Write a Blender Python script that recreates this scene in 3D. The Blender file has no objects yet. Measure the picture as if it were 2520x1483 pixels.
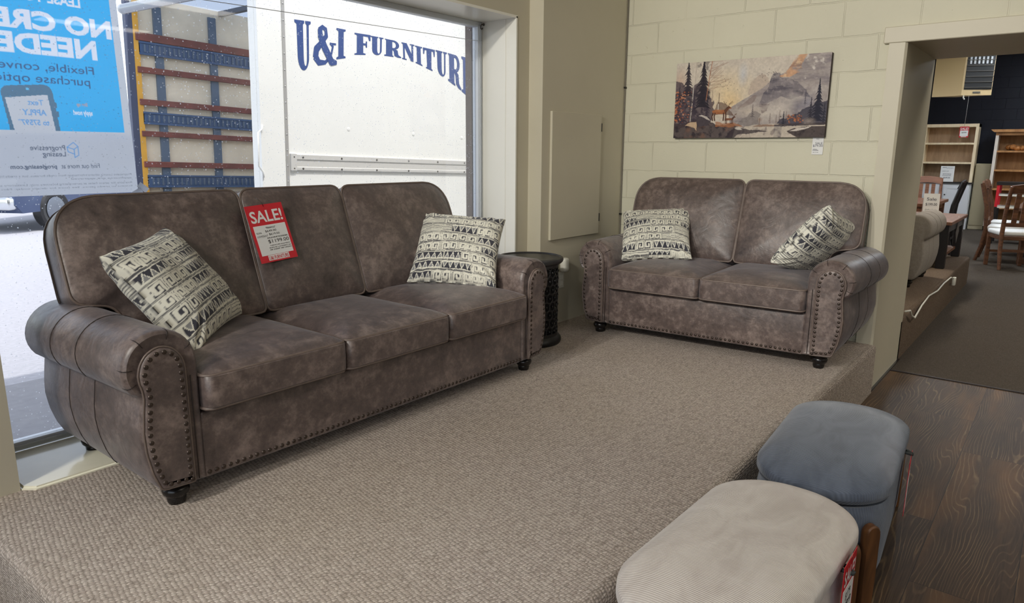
import bpy, bmesh, math, random
import numpy as np
from mathutils import Vector, Matrix

R = math.radians
SC = bpy.context.scene
COL = SC.collection

# ------------------------------------------------------------------ camera
CAM_H = 1.475
camd = bpy.data.cameras.new('camera')
cam = bpy.data.objects.new('camera', camd)
COL.objects.link(cam)
_yaw, _pit, _rol = R(-51.59414), R(12.0195), R(0.3754)
_f = Vector((-math.sin(_yaw) * math.cos(_pit), math.cos(_yaw) * math.cos(_pit), -math.sin(_pit)))
_r = Vector((math.cos(_yaw), math.sin(_yaw), 0))
_u = _r.cross(_f)
_r2 = math.cos(_rol) * _r + math.sin(_rol) * _u
_u2 = -math.sin(_rol) * _r + math.cos(_rol) * _u
cam.matrix_world = Matrix(((_r2.x, _u2.x, -_f.x, 0), (_r2.y, _u2.y, -_f.y, 0), (_r2.z, _u2.z, -_f.z, CAM_H), (0, 0, 0, 1)))
camd.sensor_fit = 'HORIZONTAL'
camd.sensor_width = 36.0
camd.lens = 1729.47 / 2520 * 36.0
camd.clip_start = 0.02
SC.camera = cam

# ------------------------------------------------------------------ light
SC.view_settings.view_transform = 'Standard'
SC.view_settings.look = 'None'
SC.view_settings.gamma = 1.0
SC.view_settings.use_curve_mapping = False
SC.view_settings.exposure = 0.0
SKY, SUN, FILL_POWER, FILL_POWER_BACK = 0.40, 2.5, 8.5, 50.0
world = bpy.data.worlds.new('sky'); SC.world = world; world.use_nodes = True
_n = world.node_tree.nodes; _l = world.node_tree.links; _n.clear()
_o = _n.new('ShaderNodeOutputWorld'); _b = _n.new('ShaderNodeBackground'); _s = _n.new('ShaderNodeTexSky')
_s.sky_type = 'NISHITA'; _s.sun_disc = False; _s.sun_elevation = R(60); _s.sun_rotation = R(180); _s.air_density = 1.0; _s.dust_density = 1.5
_b.inputs[1].default_value = SKY
_h = _n.new('ShaderNodeHueSaturation'); _h.inputs['Saturation'].default_value = 0.45
_l.new(_s.outputs[0], _h.inputs['Color']); _l.new(_h.outputs[0], _b.inputs[0]); _l.new(_b.outputs[0], _o.inputs[0])
sund = bpy.data.lights.new('sun', 'SUN'); sund.energy = SUN; sund.angle = R(0.6); sund.color = (1, 0.97, 0.92)
sun = bpy.data.objects.new('sun', sund); COL.objects.link(sun)
sun.rotation_euler = Vector((-0.12, 0.75, -1.45)).to_track_quat('-Z', 'Y').to_euler()
FILL_LAMPS = [(2.3, -1.0), (3.9, -1.4), (2.3, -3.4), (3.9, -3.4)]  # unseen ceiling lamps, added as fill to brighten the showroom
# unseen track spots added as fill over the window display: (position, aim, watts, cone degrees)
FILL_SPOTS = [((-0.55, 2.05, 2.86), (4.6, 2.0, 1.75), 205, 66), ((-0.55, 1.45, 2.86), (4.6, 1.1, 1.7), 205, 66), ((-0.55, 0.85, 2.86), (4.6, 0.2, 1.9), 150, 66),
         ((-0.55, 0.3, 2.86), (1.9, 0.7, 0.1), 110, 74), ((-1.45, 1.75, 2.82), (0.95, 2.25, 0.55), 220, 60)]
FILL_LAMPS_BACK = [(6.7, -1.7), (12.5, -0.4), (12.5, 1.7), (15.0, 0.3), (8.4, 1.75)]  # unseen fill lamps for the back room; the cool ones stand in for daylight

# ------------------------------------------------------------------ helpers
def tag(o, label=None, cat=None, group=None, kind=None):
    if label: o['label'] = label
    if cat: o['category'] = cat
    if group: o['group'] = group
    if kind: o['kind'] = kind
    return o

def thing(name, label, cat, loc=(0, 0, 0), rz=0.0, group=None):
    o = bpy.data.objects.new(name, None); COL.objects.link(o)
    o.empty_display_size = 0.05
    o.location = loc; o.rotation_euler = (0, 0, rz)
    return tag(o, label, cat, group)

def obj(name, bm, m, parent=None, smooth=None):
    me = bpy.data.meshes.new(name)
    if isinstance(bm, bmesh.types.BMesh):
        bmesh.ops.recalc_face_normals(bm, faces=bm.faces)
        bm.to_mesh(me); bm.free()
    else:
        v, f = bm; me.from_pydata([tuple(p) for p in v], [], f); me.update()
    if smooth is not None:
        for p in me.polygons: p.use_smooth = True
        if smooth < 180: me.set_sharp_from_angle(angle=R(smooth))
    if isinstance(m, (list, tuple)):
        for mm in m: me.materials.append(mm)
    else: me.materials.append(m)
    o = bpy.data.objects.new(name, me); COL.objects.link(o)
    if parent: o.parent = parent
    return o

def struct(name, bm, m, smooth=None):
    o = obj(name, bm, m, None, smooth); o['kind'] = 'structure'; return o

def BM(): return bmesh.new()

def box(bm, x0, x1, y0, y1, z0, z1, bevel=0.0, seg=2, mat=None):
    r = bmesh.ops.create_cube(bm, size=1.0)
    vs = r['verts']
    for v in vs:
        v.co = Vector(((x0 + x1) / 2 + v.co.x * (x1 - x0), (y0 + y1) / 2 + v.co.y * (y1 - y0), (z0 + z1) / 2 + v.co.z * (z1 - z0)))
    if bevel > 0:
        es = list({e for v in vs for e in v.link_edges})
        r2 = bmesh.ops.bevel(bm, geom=es, offset=bevel, segments=seg, profile=0.5, affect='EDGES')
        vs = list({v for f in r2['faces'] for v in f.verts} | {v for v in vs if v.is_valid})
    if mat is not None:
        for v in vs: v.co = mat @ v.co
    return vs

def bx(x0, x1, y0, y1, z0, z1, bevel=0.0, seg=2):
    bm = BM(); box(bm, x0, x1, y0, y1, z0, z1, bevel, seg); return bm

def loft(bm, loops, cap=True, closed_path=False):
    rings = [[bm.verts.new(p) for p in lp] for lp in loops]
    n = len(rings[0]); m = len(rings)
    for i in range(m if closed_path else m - 1):
        a, b = rings[i], rings[(i + 1) % m]
        for j in range(n):
            try: bm.faces.new((a[j], a[(j + 1) % n], b[(j + 1) % n], b[j]))
            except ValueError: pass
    if cap and not closed_path:
        bm.faces.new(rings[0][::-1]); bm.faces.new(rings[-1])
    return rings

def tube(bm, pts, r, n=8, closed=False, cap=True):
    pts = [Vector(p) for p in pts]; m = len(pts); loops = []
    prev = None
    for i in range(m):
        if closed: t = (pts[(i + 1) % m] - pts[i - 1])
        else: t = pts[min(i + 1, m - 1)] - pts[max(i - 1, 0)]
        if t.length < 1e-9: t = Vector((0, 0, 1))
        t.normalize()
        if prev is None:
            a = Vector((0, 0, 1)) if abs(t.z) < 0.9 else Vector((1, 0, 0))
            x = t.cross(a).normalized()
        else:
            x = (prev - t * prev.dot(t))
            x = x.normalized() if x.length > 1e-6 else t.orthogonal().normalized()
        prev = x; y = t.cross(x)
        rr = r[i] if isinstance(r, (list, tuple)) else r
        loops.append([pts[i] + rr * (math.cos(2 * math.pi * k / n) * x + math.sin(2 * math.pi * k / n) * y) for k in range(n)])
    loft(bm, loops, cap and not closed, closed)

def lathe(bm, prof, n=32, c=(0, 0, 0)):
    loops = []
    for r, z in prof:
        loops.append([(c[0] + r * math.cos(2 * math.pi * k / n), c[1] + r * math.sin(2 * math.pi * k / n), c[2] + z) for k in range(n)])
    loft(bm, loops)

def prism(bm, poly, y0, y1, axis='y'):
    """poly in 2 coords; axis y: (x,z); axis z: (x,y); axis x: (y,z)"""
    def P(a, b, d): return {'y': (a, d, b), 'z': (a, b, d), 'x': (d, a, b)}[axis]
    loft(bm, [[P(a, b, y0) for a, b in poly], [P(a, b, y1) for a, b in poly]])

def sphere(bm, c, r, su=12, sv=8, sc=(1, 1, 1)):
    m = Matrix.Translation(c) @ Matrix.Diagonal((*sc, 1))
    bmesh.ops.create_uvsphere(bm, u_segments=su, v_segments=sv, radius=r, matrix=m)

def hemis(bm, c, nrm, r, flat=0.6):
    """small domed nail head"""
    nrm = Vector(nrm).normalized(); a = nrm.orthogonal().normalized(); b = nrm.cross(a); c = Vector(c)
    prof = ((1.0, 0.0), (0.93, 0.35), (0.7, 0.7), (0.38, 0.92))
    rings = [[bm.verts.new(c + r * (pr * (math.cos(2 * math.pi * k / 8) * a + math.sin(2 * math.pi * k / 8) * b) + flat * pz * nrm)) for k in range(8)] for pr, pz in prof]
    for i in range(3):
        for k in range(8): bm.faces.new((rings[i][k], rings[i][(k + 1) % 8], rings[i + 1][(k + 1) % 8], rings[i + 1][k]))
    bm.faces.new(rings[3])

def resample(pts, n):
    P = np.array(pts, float); Q = np.vstack([P, P[:1]])
    d = np.r_[0, np.cumsum(np.linalg.norm(np.diff(Q, axis=0), axis=1))]
    s = np.linspace(0, d[-1], n, endpoint=False)
    return np.c_[np.interp(s, d, Q[:, 0]), np.interp(s, d, Q[:, 1])]

def round_poly(pts, radii, seg=7):
    """corner-rounded closed polygon (ccw or cw)"""
    out = []; n = len(pts)
    for i in range(n):
        p = Vector(pts[i]); a = Vector(pts[i - 1]); b = Vector(pts[(i + 1) % n]); r = radii[i] if isinstance(radii, (list, tuple)) else radii
        d1 = (a - p); d2 = (b - p); L = min(d1.length, d2.length) * 0.49; r = min(r, L)
        if r <= 1e-5: out.append((p.x, p.y)); continue
        s = p + d1.normalized() * r; e = p + d2.normalized() * r
        for k in range(seg + 1):
            t = k / seg; q = (1 - t) ** 2 * s + 2 * t * (1 - t) * p + t * t * e
            out.append((q.x, q.y))
    return out

def inset(loop, d):
    P = np.array(loop, float); a = np.roll(P, 1, 0); b = np.roll(P, -1, 0)
    t = b - a; t /= np.maximum(np.linalg.norm(t, axis=1, keepdims=True), 1e-9)
    area = 0.5 * np.sum(P[:, 0] * b[:, 1] - b[:, 0] * P[:, 1])
    nrm = np.c_[-t[:, 1], t[:, 0]] * (1 if area > 0 else -1)
    return P + nrm * d

# ------------------------------------------------------------------ materials
def srgb(r, g, b):
    f = lambda c: (c / 255 / 12.92) if c / 255 <= 0.04045 else ((c / 255 + 0.055) / 1.055) ** 2.4
    return (f(r), f(g), f(b), 1.0)

class NT:
    def __init__(s, name):
        s.m = bpy.data.materials.new(name); s.m.use_nodes = True
        s.t = s.m.node_tree; s.n = s.t.nodes; s.l = s.t.links; s.n.clear()
        s.out = s.n.new('ShaderNodeOutputMaterial')
    def node(s, typ, **kw):
        nd = s.n.new(typ)
        for k, v in kw.items():
            if k.startswith('i_'): nd.inputs[k[2:].replace('_', ' ')].default_value = v
            else: setattr(nd, k, v)
        return nd
    def link(s, a, b): s.l.new(a, b)
    def bsdf(s, col=(0.8, 0.8, 0.8, 1), rough=0.5, metal=0.0, spec=0.5, **kw):
        b = s.n.new('ShaderNodeBsdfPrincipled')
        b.inputs['Base Color'].default_value = col; b.inputs['Roughness'].default_value = rough
        b.inputs['Metallic'].default_value = metal; b.inputs['Specular IOR Level'].default_value = spec
        for k, v in kw.items(): b.inputs[k.replace('_', ' ')].default_value = v
        s.link(b.outputs[0], s.out.inputs[0]); return b
    def coord(s, scale=(1, 1, 1), loc=(0, 0, 0), rot=(0, 0, 0), which='Object'):
        tc = s.n.new('ShaderNodeTexCoord'); mp = s.n.new('ShaderNodeMapping')
        mp.inputs['Scale'].default_value = scale; mp.inputs['Location'].default_value = loc; mp.inputs['Rotation'].default_value = rot
        s.link(tc.outputs[which], mp.inputs[0]); return mp.outputs[0]
    def noise(s, vec, scale, detail=3, rough=0.5, dist=0.0):
        nd = s.n.new('ShaderNodeTexNoise'); nd.inputs['Scale'].default_value = scale; nd.inputs['Detail'].default_value = detail
        nd.inputs['Roughness'].default_value = rough; nd.inputs['Distortion'].default_value = dist
        s.link(vec, nd.inputs['Vector']); return nd.outputs['Fac']
    def ramp(s, fac, stops, interp='LINEAR'):
        nd = s.n.new('ShaderNodeValToRGB'); cr = nd.color_ramp; cr.interpolation = interp
        while len(cr.elements) < len(stops): cr.elements.new(0.5)
        for e, (p, c) in zip(cr.elements, stops):
            e.position = p; e.color = c if isinstance(c, tuple) else (c, c, c, 1)
        s.link(fac, nd.inputs[0]); return nd.outputs[0]
    def mix(s, fac, a, b, blend='MIX'):
        nd = s.n.new('ShaderNodeMix'); nd.data_type = 'RGBA'; nd.blend_type = blend
        for sock, v in ((nd.inputs[0], fac), (nd.inputs[6], a), (nd.inputs[7], b)):
            if hasattr(v, 'is_linked'): s.link(v, sock)
            else: sock.default_value = v
        return nd.outputs[2]
    def math(s, op, a, b=0.0, c=None):
        nd = s.n.new('ShaderNodeMath'); nd.operation = op
        for i, v in enumerate((a, b, c)):
            if v is None: continue
            if hasattr(v, 'is_linked'): s.link(v, nd.inputs[i])
            else: nd.inputs[i].default_value = v
        return nd.outputs[0]
    def bump(s, h, bsdf, strength=0.5, dist=0.002, prev=None):
        nd = s.n.new('ShaderNodeBump'); nd.inputs['Strength'].default_value = strength; nd.inputs['Distance'].default_value = dist
        s.link(h, nd.inputs['Height'])
        if prev is not None: s.link(prev, nd.inputs['Normal'])
        s.link(nd.outputs[0], bsdf.inputs['Normal']); return nd.outputs[0]

def plain(name, col, rough=0.5, metal=0.0, spec=0.5, var=0.0, scale=8, bump=0.0, bscale=60, **kw):
    t = NT(name); b = t.bsdf(col, rough, metal, spec, **kw)
    v = t.coord()
    if var > 0:
        f = t.noise(v, scale, 4, 0.6)
        d = tuple(max(0, c * (1 - var)) for c in col[:3]) + (1,); l = tuple(min(1, c * (1 + var)) for c in col[:3]) + (1,)
        t.link(t.ramp(f, [(0.3, d), (0.7, l)]), b.inputs['Base Color'])
    if bump > 0: t.bump(t.noise(v, bscale, 4, 0.6), b, bump, 0.003)
    return t.m

def m_leather():
    t = NT('brown_leather'); b = t.bsdf(rough=0.4, spec=0.6); b.inputs['Coat Weight'].default_value = 0.15; b.inputs['Sheen Weight'].default_value = 0.16; b.inputs['Sheen Roughness'].default_value = 0.5; b.inputs['Sheen Tint'].default_value = (0.85, 0.88, 1, 1); b.inputs['Coat Roughness'].default_value = 0.38
    v = t.coord()
    big = t.noise(v, 5.0, 6, 0.62, 0.6); mid = t.noise(v, 28, 5, 0.65); fine = t.noise(v, 420, 2, 0.5)
    sc = t.noise(v, 90, 4, 0.7)
    f = t.math('ADD', t.math('ADD', t.math('MULTIPLY', big, 0.5), t.math('MULTIPLY', mid, 0.34)), t.math('MULTIPLY', sc, 0.16))
    c = t.ramp(f, [(0.36, srgb(60, 50, 47)), (0.5, srgb(94, 80, 75)), (0.63, srgb(136, 120, 112))])
    t.link(c, b.inputs['Base Color'])
    t.link(t.ramp(mid, [(0.3, 0.36), (0.7, 0.5)]), b.inputs['Roughness'])
    wr = t.noise(v, 11, 3, 0.5, 1.2)
    p = t.bump(wr, b, 0.16, 0.02); t.bump(fine, b, 0.18, 0.0015, p)
    return t.m

def m_carpet(name, c1, c2, c3, loop=0.0085, rot=0.0, strength=1.0, shade_amt=0.5):
    """rows of wool loops: staggered rows of rounded tufts, shade in the gaps painted into the colour"""
    t = NT(name); b = t.bsdf(rough=0.95, spec=0.1)
    v = t.coord(rot=(0, 0, rot))
    wob = t.node('ShaderNodeVectorMath', operation='MULTIPLY_ADD'); nn = t.node('ShaderNodeTexNoise'); nn.inputs['Scale'].default_value = 45; nn.inputs['Detail'].default_value = 2; t.link(v, nn.inputs['Vector'])
    t.link(nn.outputs['Color'], wob.inputs[0]); wob.inputs[1].default_value = (loop * 0.9,) * 3; t.link(v, wob.inputs[2])
    mp = t.node('ShaderNodeMapping'); mp.inputs['Scale'].default_value = (0.66, 1.3, 1.0); t.link(wob.outputs[0], mp.inputs[0])
    vo = t.node('ShaderNodeTexVoronoi', feature='F1'); vo.inputs['Scale'].default_value = 1 / loop; vo.inputs['Randomness'].default_value = 0.38; t.link(mp.outputs[0], vo.inputs['Vector'])
    n1 = t.noise(v, 520, 2, 0.6); n2 = t.noise(v, 1.6, 3, 0.6)
    sp = t.node('ShaderNodeSeparateColor'); t.link(vo.outputs['Color'], sp.inputs[0])
    col = t.mix(sp.outputs[0], c1, c2)
    col = t.mix(t.ramp(n2, [(0.4, 0.0), (0.75, 0.4)]), col, c3)
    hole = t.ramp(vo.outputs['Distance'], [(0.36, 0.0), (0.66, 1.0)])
    col = t.mix(t.math('MULTIPLY', hole, shade_amt), col, tuple(x * 0.3 for x in c3[:3]) + (1,))
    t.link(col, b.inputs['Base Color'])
    h = t.math('SUBTRACT', t.math('MULTIPLY', n1, 0.25), t.math('MULTIPLY', vo.outputs['Distance'], 1.0))
    t.bump(h, b, strength, 0.008)
    return t.m

def m_block(name, col, dark=0.0, off_y=0.0, rough=0.6, axis='x'):
    t = NT(name); b = t.bsdf(col, rough, 0, 0.35)
    tc = t.node('ShaderNodeTexCoord'); sp = t.node('ShaderNodeSeparateXYZ'); t.link(tc.outputs['Object'], sp.inputs[0])
    u = t.math('ADD', sp.outputs[1], off_y); w = t.math('ADD', sp.outputs[2], -1.5475 + 0.2032 * 40)
    wob = t.noise(tc.outputs['Object'], 9, 3, 0.6)
    w2 = t.math('ADD', w, t.math('MULTIPLY', t.math('SUBTRACT', wob, 0.5), 0.012))
    u2 = t.math('ADD', u, t.math('MULTIPLY', t.math('SUBTRACT', wob, 0.5), 0.012))
    cb = t.node('ShaderNodeCombineXYZ'); t.link(u2, cb.inputs[0]); t.link(w2, cb.inputs[1])
    br = t.node('ShaderNodeTexBrick'); br.offset = 0.5; br.offset_frequency = 2; br.squash = 1.0
    br.inputs['Scale'].default_value = 1.0; br.inputs['Brick Width'].default_value = 0.4064; br.inputs['Row Height'].default_value = 0.2032
    br.inputs['Mortar Size'].default_value = 0.0055; br.inputs['Mortar Smooth'].default_value = 0.6
    t.link(cb.outputs[0], br.inputs['Vector'])
    fine = t.noise(tc.outputs['Object'], 70, 5, 0.65); pit = t.noise(tc.outputs['Object'], 26, 2, 0.5)
    big = t.noise(tc.outputs['Object'], 1.3, 3, 0.5)
    pits = t.ramp(pit, [(0.20, 1.0), (0.27, 0.0)])
    gap = t.ramp(t.noise(tc.outputs['Object'], 3.1, 2, 0.5), [(0.35, 0.25), (0.6, 1.0)])
    h = t.math('SUBTRACT', t.math('MULTIPLY', fine, 0.22), t.math('MULTIPLY', t.math('MULTIPLY', br.outputs['Fac'], gap), 1.0))
    h = t.math('SUBTRACT', h, t.math('MULTIPLY', pits, 0.5))
    d = tuple(c * 0.94 for c in col[:3]) + (1,)
    t.link(t.ramp(big, [(0.35, d), (0.65, col)]), b.inputs['Base Color'])
    t.bump(h, b, 0.75, 0.006)
    return t.m

def m_wood_floor():
    t = NT('wood_plank_floor'); b = t.bsdf(rough=0.5, spec=0.16)
    tc = t.node('ShaderNodeTexCoord'); v = tc.outputs['Object']
    br = t.node('ShaderNodeTexBrick'); br.offset = 0.37; br.offset_frequency = 2
    br.inputs['Scale'].default_value = 1; br.inputs['Brick Width'].default_value = 1.42; br.inputs['Row Height'].default_value = 0.30
    br.inputs['Mortar Size'].default_value = 0.0012; br.inputs['Mortar Smooth'].default_value = 0.1; br.inputs['Bias'].default_value = 0
    br.inputs['Color1'].default_value = (0, 0, 0, 1); br.inputs['Color2'].default_value = (1, 1, 1, 1); br.inputs['Mortar'].default_value = (0.5, 0.5, 0.5, 1)
    mo = t.node('ShaderNodeMapping'); mo.inputs['Location'].default_value = (-3.15 + 1.42 * 3, 0.02, 0); t.link(v, mo.inputs[0]); t.link(mo.outputs[0], br.inputs['Vector'])
    # per-plank shift
    sh = t.node('ShaderNodeVectorMath', operation='MULTIPLY_ADD'); t.link(br.outputs['Color'], sh.inputs[0]); sh.inputs[1].default_value = (7.3, 3.1, 0); t.link(v, sh.inputs[2])
    st = t.node('ShaderNodeMapping'); st.inputs['Scale'].default_value = (0.55, 3.6, 1.0); t.link(sh.outputs[0], st.inputs[0])
    g = t.noise(st.outputs[0], 1.35, 2, 0.45, 0.25)
    rough_edge = t.node('ShaderNodeMapping'); rough_edge.inputs['Scale'].default_value = (9, 40, 1); t.link(sh.outputs[0], rough_edge.inputs[0])
    jit = t.noise(rough_edge.outputs[0], 1.0, 2, 0.6)
    sy = t.node('ShaderNodeSeparateXYZ'); t.link(sh.outputs[0], sy.inputs[0])
    wv = t.math('FRACT', t.math('ADD', t.math('ADD', t.math('MULTIPLY', g, 22.0), t.math('MULTIPLY', sy.outputs[1], 62.0)), t.math('MULTIPLY', jit, 0.55)))
    ln = t.ramp(wv, [(0.0, 0.0), (0.36, 0.0), (0.5, 0.9), (0.68, 0.0)])
    am = t.node('ShaderNodeMapping'); am.inputs['Scale'].default_value = (1.6, 5.0, 1.0); t.link(sh.outputs[0], am.inputs[0])
    amt = t.ramp(t.noise(am.outputs[0], 1.6, 3, 0.6), [(0.38, 0.08), (0.66, 1.0)])
    tone = t.noise(st.outputs[0], 1.2, 4, 0.6)
    base = t.ramp(tone, [(0.3, srgb(46, 35, 26)), (0.5, srgb(66, 50, 36)), (0.72, srgb(112, 80, 46))])
    fine = t.node('ShaderNodeMapping'); fine.inputs['Scale'].default_value = (6, 160, 1); t.link(v, fine.inputs[0])
    fn = t.noise(fine.outputs[0], 1.0, 2, 0.5)
    base = t.mix(t.ramp(fn, [(0.3, 0.0), (0.8, 0.3)]), base, srgb(112, 90, 66))
    col = t.mix(t.math('MULTIPLY', t.math('MULTIPLY', ln, amt), 0.7), base, srgb(156, 128, 90))
    col = t.mix(br.outputs['Fac'], col, srgb(36, 30, 26))
    t.link(col, b.inputs['Base Color'])
    h = t.math('SUBTRACT', t.math('MULTIPLY', ln, 0.15), br.outputs['Fac'])
    t.bump(h, b, 0.4, 0.001)
    return t.m

def m_cord(name, col, dark, pitch=0.0062):
    t = NT(name); b = t.bsdf(col, 0.85, 0, 0.2)
    b.inputs['Sheen Weight'].default_value = 0.35; b.inputs['Sheen Roughness'].default_value = 0.4
    tc = t.node('ShaderNodeTexCoord'); v = tc.outputs['Object']
    nz = t.noise(v, 2.0, 2, 0.5)
    sp = t.node('ShaderNodeSeparateXYZ'); t.link(v, sp.inputs[0])
    # ribs run across the seat: pitch along local x on top, carried down the sides
    x = t.math('ADD', sp.outputs[0], t.math('MULTIPLY', nz, 0.012))
    ph = t.math('MULTIPLY', x, 2 * math.pi / pitch); s = t.math('SINE', ph)
    rib = t.math('MULTIPLY', t.math('ADD', s, 1.0), 0.5)
    mp = t.node('ShaderNodeMapping'); mp.inputs['Scale'].default_value = (1.6, 3.2, 1); mp.inputs['Rotation'].default_value = (0, 0, 0.5); t.link(v, mp.inputs[0])
    nap = t.noise(mp.outputs[0], 3.2, 4, 0.55, 1.1)
    c = t.ramp(nap, [(0.35, dark), (0.62, col)])
    c = t.mix(t.math('MULTIPLY', t.math('SUBTRACT', 1.0, rib), 0.3), c, tuple(q * 0.45 for q in dark[:3]) + (1,))
    t.link(c, b.inputs['Base Color'])
    t.bump(rib, b, 0.55, 0.002)
    return t.m

def m_glass(name, tint=(1, 1, 1, 1), dust=True):
    t = NT(name)
    tr = t.node('ShaderNodeBsdfTransparent'); tr.inputs[0].default_value = tint
    gl = t.node('ShaderNodeBsdfGlossy'); gl.inputs['Roughness'].default_value = 0.02
    fr = t.node('ShaderNodeFresnel'); fr.inputs['IOR'].default_value = 1.3
    mx = t.node('ShaderNodeMixShader'); t.link(fr.outputs[0], mx.inputs[0]); t.link(tr.outputs[0], mx.inputs[1]); t.link(gl.outputs[0], mx.inputs[2])
    res = mx.outputs[0]
    if dust:
        v = t.coord()
        vo = t.node('ShaderNodeTexVoronoi'); vo.inputs['Scale'].default_value = 62; t.link(v, vo.inputs['Vector'])
        sz = t.math('MULTIPLY', t.noise(v, 34, 2, 0.5), 0.5)
        sp = t.math('LESS_THAN', vo.outputs['Distance'], t.math('SUBTRACT', sz, 0.12))
        patch = t.ramp(t.noise(v, 3.0, 3, 0.6), [(0.30, 0.2), (0.52, 1.0)])
        sp = t.math('MULTIPLY', t.math('MULTIPLY', sp, patch), 0.5)
        haze = t.math('MULTIPLY', t.noise(v, 5, 4, 0.6), 0.02)
        df = t.node('ShaderNodeBsdfTranslucent'); df.inputs[0].default_value = (0.9, 0.92, 0.95, 1)
        m2 = t.node('ShaderNodeMixShader'); t.link(t.math('ADD', sp, haze), m2.inputs[0]); t.link(res, m2.inputs[1]); t.link(df.outputs[0], m2.inputs[2]); res = m2.outputs[0]
    t.link(res, t.out.inputs[0]); return t.m

def m_banner(name, col, transp=0.15, trans=0.6):
    t = NT(name)
    d = t.node('ShaderNodeBsdfDiffuse'); d.inputs[0].default_value = col
    tl = t.node('ShaderNodeBsdfTranslucent'); tl.inputs[0].default_value = col
    tr = t.node('ShaderNodeBsdfTransparent')
    m1 = t.node('ShaderNodeMixShader'); m1.inputs[0].default_value = trans; t.link(d.outputs[0], m1.inputs[1]); t.link(tl.outputs[0], m1.inputs[2])
    m2 = t.node('ShaderNodeMixShader'); m2.inputs[0].default_value = transp; t.link(m1.outputs[0], m2.inputs[1]); t.link(tr.outputs[0], m2.inputs[2])
    t.link(m2.outputs[0], t.out.inputs[0]); return t.m

def m_attr(name, rough=0.8, bump=0.0, sheen=0.0):
    t = NT(name); b = t.bsdf(rough=rough, spec=0.25)
    a = t.node('ShaderNodeVertexColor'); a.layer_name = 'Col'; t.link(a.outputs[0], b.inputs['Base Color'])
    if sheen: b.inputs['Sheen Weight'].default_value = sheen
    if bump: t.bump(t.noise(t.coord(), 600, 2, 0.6), b, bump, 0.002)
    return t.m

def m_emit(name, col, s):
    t = NT(name); e = t.node('ShaderNodeEmission'); e.inputs[0].default_value = col; e.inputs[1].default_value = s
    t.link(e.outputs[0], t.out.inputs[0]); return t.m

def m_wood(name, c1, c2, scale=(3, 30, 30), rough=0.45):
    t = NT(name); b = t.bsdf(rough=rough, spec=0.4); v = t.coord(scale)
    f = t.noise(v, 1.6, 4, 0.6, 0.8); t.link(t.ramp(f, [(0.3, c1), (0.7, c2)]), b.inputs['Base Color'])
    t.bump(f, b, 0.1, 0.002); return t.m

M = dict(
    leather=m_leather(),
    piping=plain('leather_piping', srgb(112, 98, 90), 0.4, var=0.15, scale=20),
    piping_dark=plain('dark_seam', srgb(42, 33, 30), 0.6),
    nail=plain('antique_nail_bronze', srgb(74, 64, 58), 0.34, 0.7),
    footwood=plain('black_lacquer_wood', srgb(22, 19, 18), 0.25),
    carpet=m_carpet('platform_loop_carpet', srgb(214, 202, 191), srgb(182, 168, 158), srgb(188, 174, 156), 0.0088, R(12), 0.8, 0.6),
    carpet_dark=m_carpet('back_room_carpet', srgb(98, 90, 82), srgb(80, 72, 64), srgb(88, 79, 69), 0.006, 0.3, 0.6),
    carpet_back=m_carpet('back_platform_carpet', srgb(138, 120, 104), srgb(112, 96, 82), srgb(108, 92, 76), 0.006, 0.1, 0.6),
    block=m_block('cream_painted_block', srgb(216, 212, 190), off_y=0.0),
    paint=plain('cream_paint', srgb(200, 193, 172), 0.45, var=0.03, scale=2, bump=0.05, bscale=90),
    paint_white_lit=plain('white_and_lit_gloss_paint', srgb(240, 238, 228), 0.28, var=0.02, scale=3),  # window lining's extra whiteness is light put into the colour; socket is plain white
    sill=plain('glossy_cream_sill_paint', srgb(240, 236, 214), 0.12, var=0.04, scale=6),
    navy=m_block('navy_painted_block', srgb(15, 19, 33), off_y=0.1),
    ceil=plain('ceiling_white', srgb(225, 222, 214), 0.8, bump=0.1, bscale=40),
    floor=m_wood_floor(),
    alu=plain('mill_aluminium', srgb(216, 221, 226), 0.4, 0.15),
    alu_dark=plain('bronze_aluminium', srgb(92, 88, 82), 0.45, 0.4),
    glass=m_glass('dusty_window_glass'),
    stucco=plain('brown_stucco', srgb(118, 106, 100), 0.9, var=0.2, scale=60, bump=0.8, bscale=120),
    asphalt=plain('pale_asphalt', srgb(176, 176, 182), 0.9, var=0.10, scale=30, bump=0.4, bscale=150),
    concrete=plain('sidewalk_concrete', srgb(150, 150, 154), 0.85, var=0.08, scale=14, bump=0.3, bscale=120),
    black=plain('satin_black', srgb(18, 18, 20), 0.4),
    white_paper=plain('white_card', srgb(232, 232, 230), 0.6),
    red=plain('sale_red_print', srgb(206, 28, 44), 0.45),
    ink=plain('black_ink', srgb(26, 24, 28), 0.6),
    pen=plain('pen_ink', srgb(60, 60, 78), 0.6),
    clear=m_glass('clear_plastic', (0.92, 0.94, 0.95, 1), False),
    plastic=plain('white_plastic', srgb(222, 220, 208), 0.4),
)

def text_mesh(txt, size=1.0, bold=0.0, align='LEFT', res=3):
    """outline font turned into flat verts and faces, unit cap height about 0.7*size"""
    cu = bpy.data.curves.new('lettering', 'FONT'); cu.body = txt; cu.size = size; cu.offset = bold; cu.align_x = align; cu.resolution_u = res; cu.fill_mode = 'BOTH' if False else 'FRONT'
    ob = bpy.data.objects.new('lettering', cu); COL.objects.link(ob)
    dg = bpy.context.evaluated_depsgraph_get(); me = bpy.data.meshes.new_from_object(ob.evaluated_get(dg))
    v = np.array([p.co[:2] for p in me.vertices]); f = [tuple(p.vertices) for p in me.polygons]
    bpy.data.objects.remove(ob); bpy.data.curves.remove(cu); bpy.data.meshes.remove(me)
    return v, f

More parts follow.
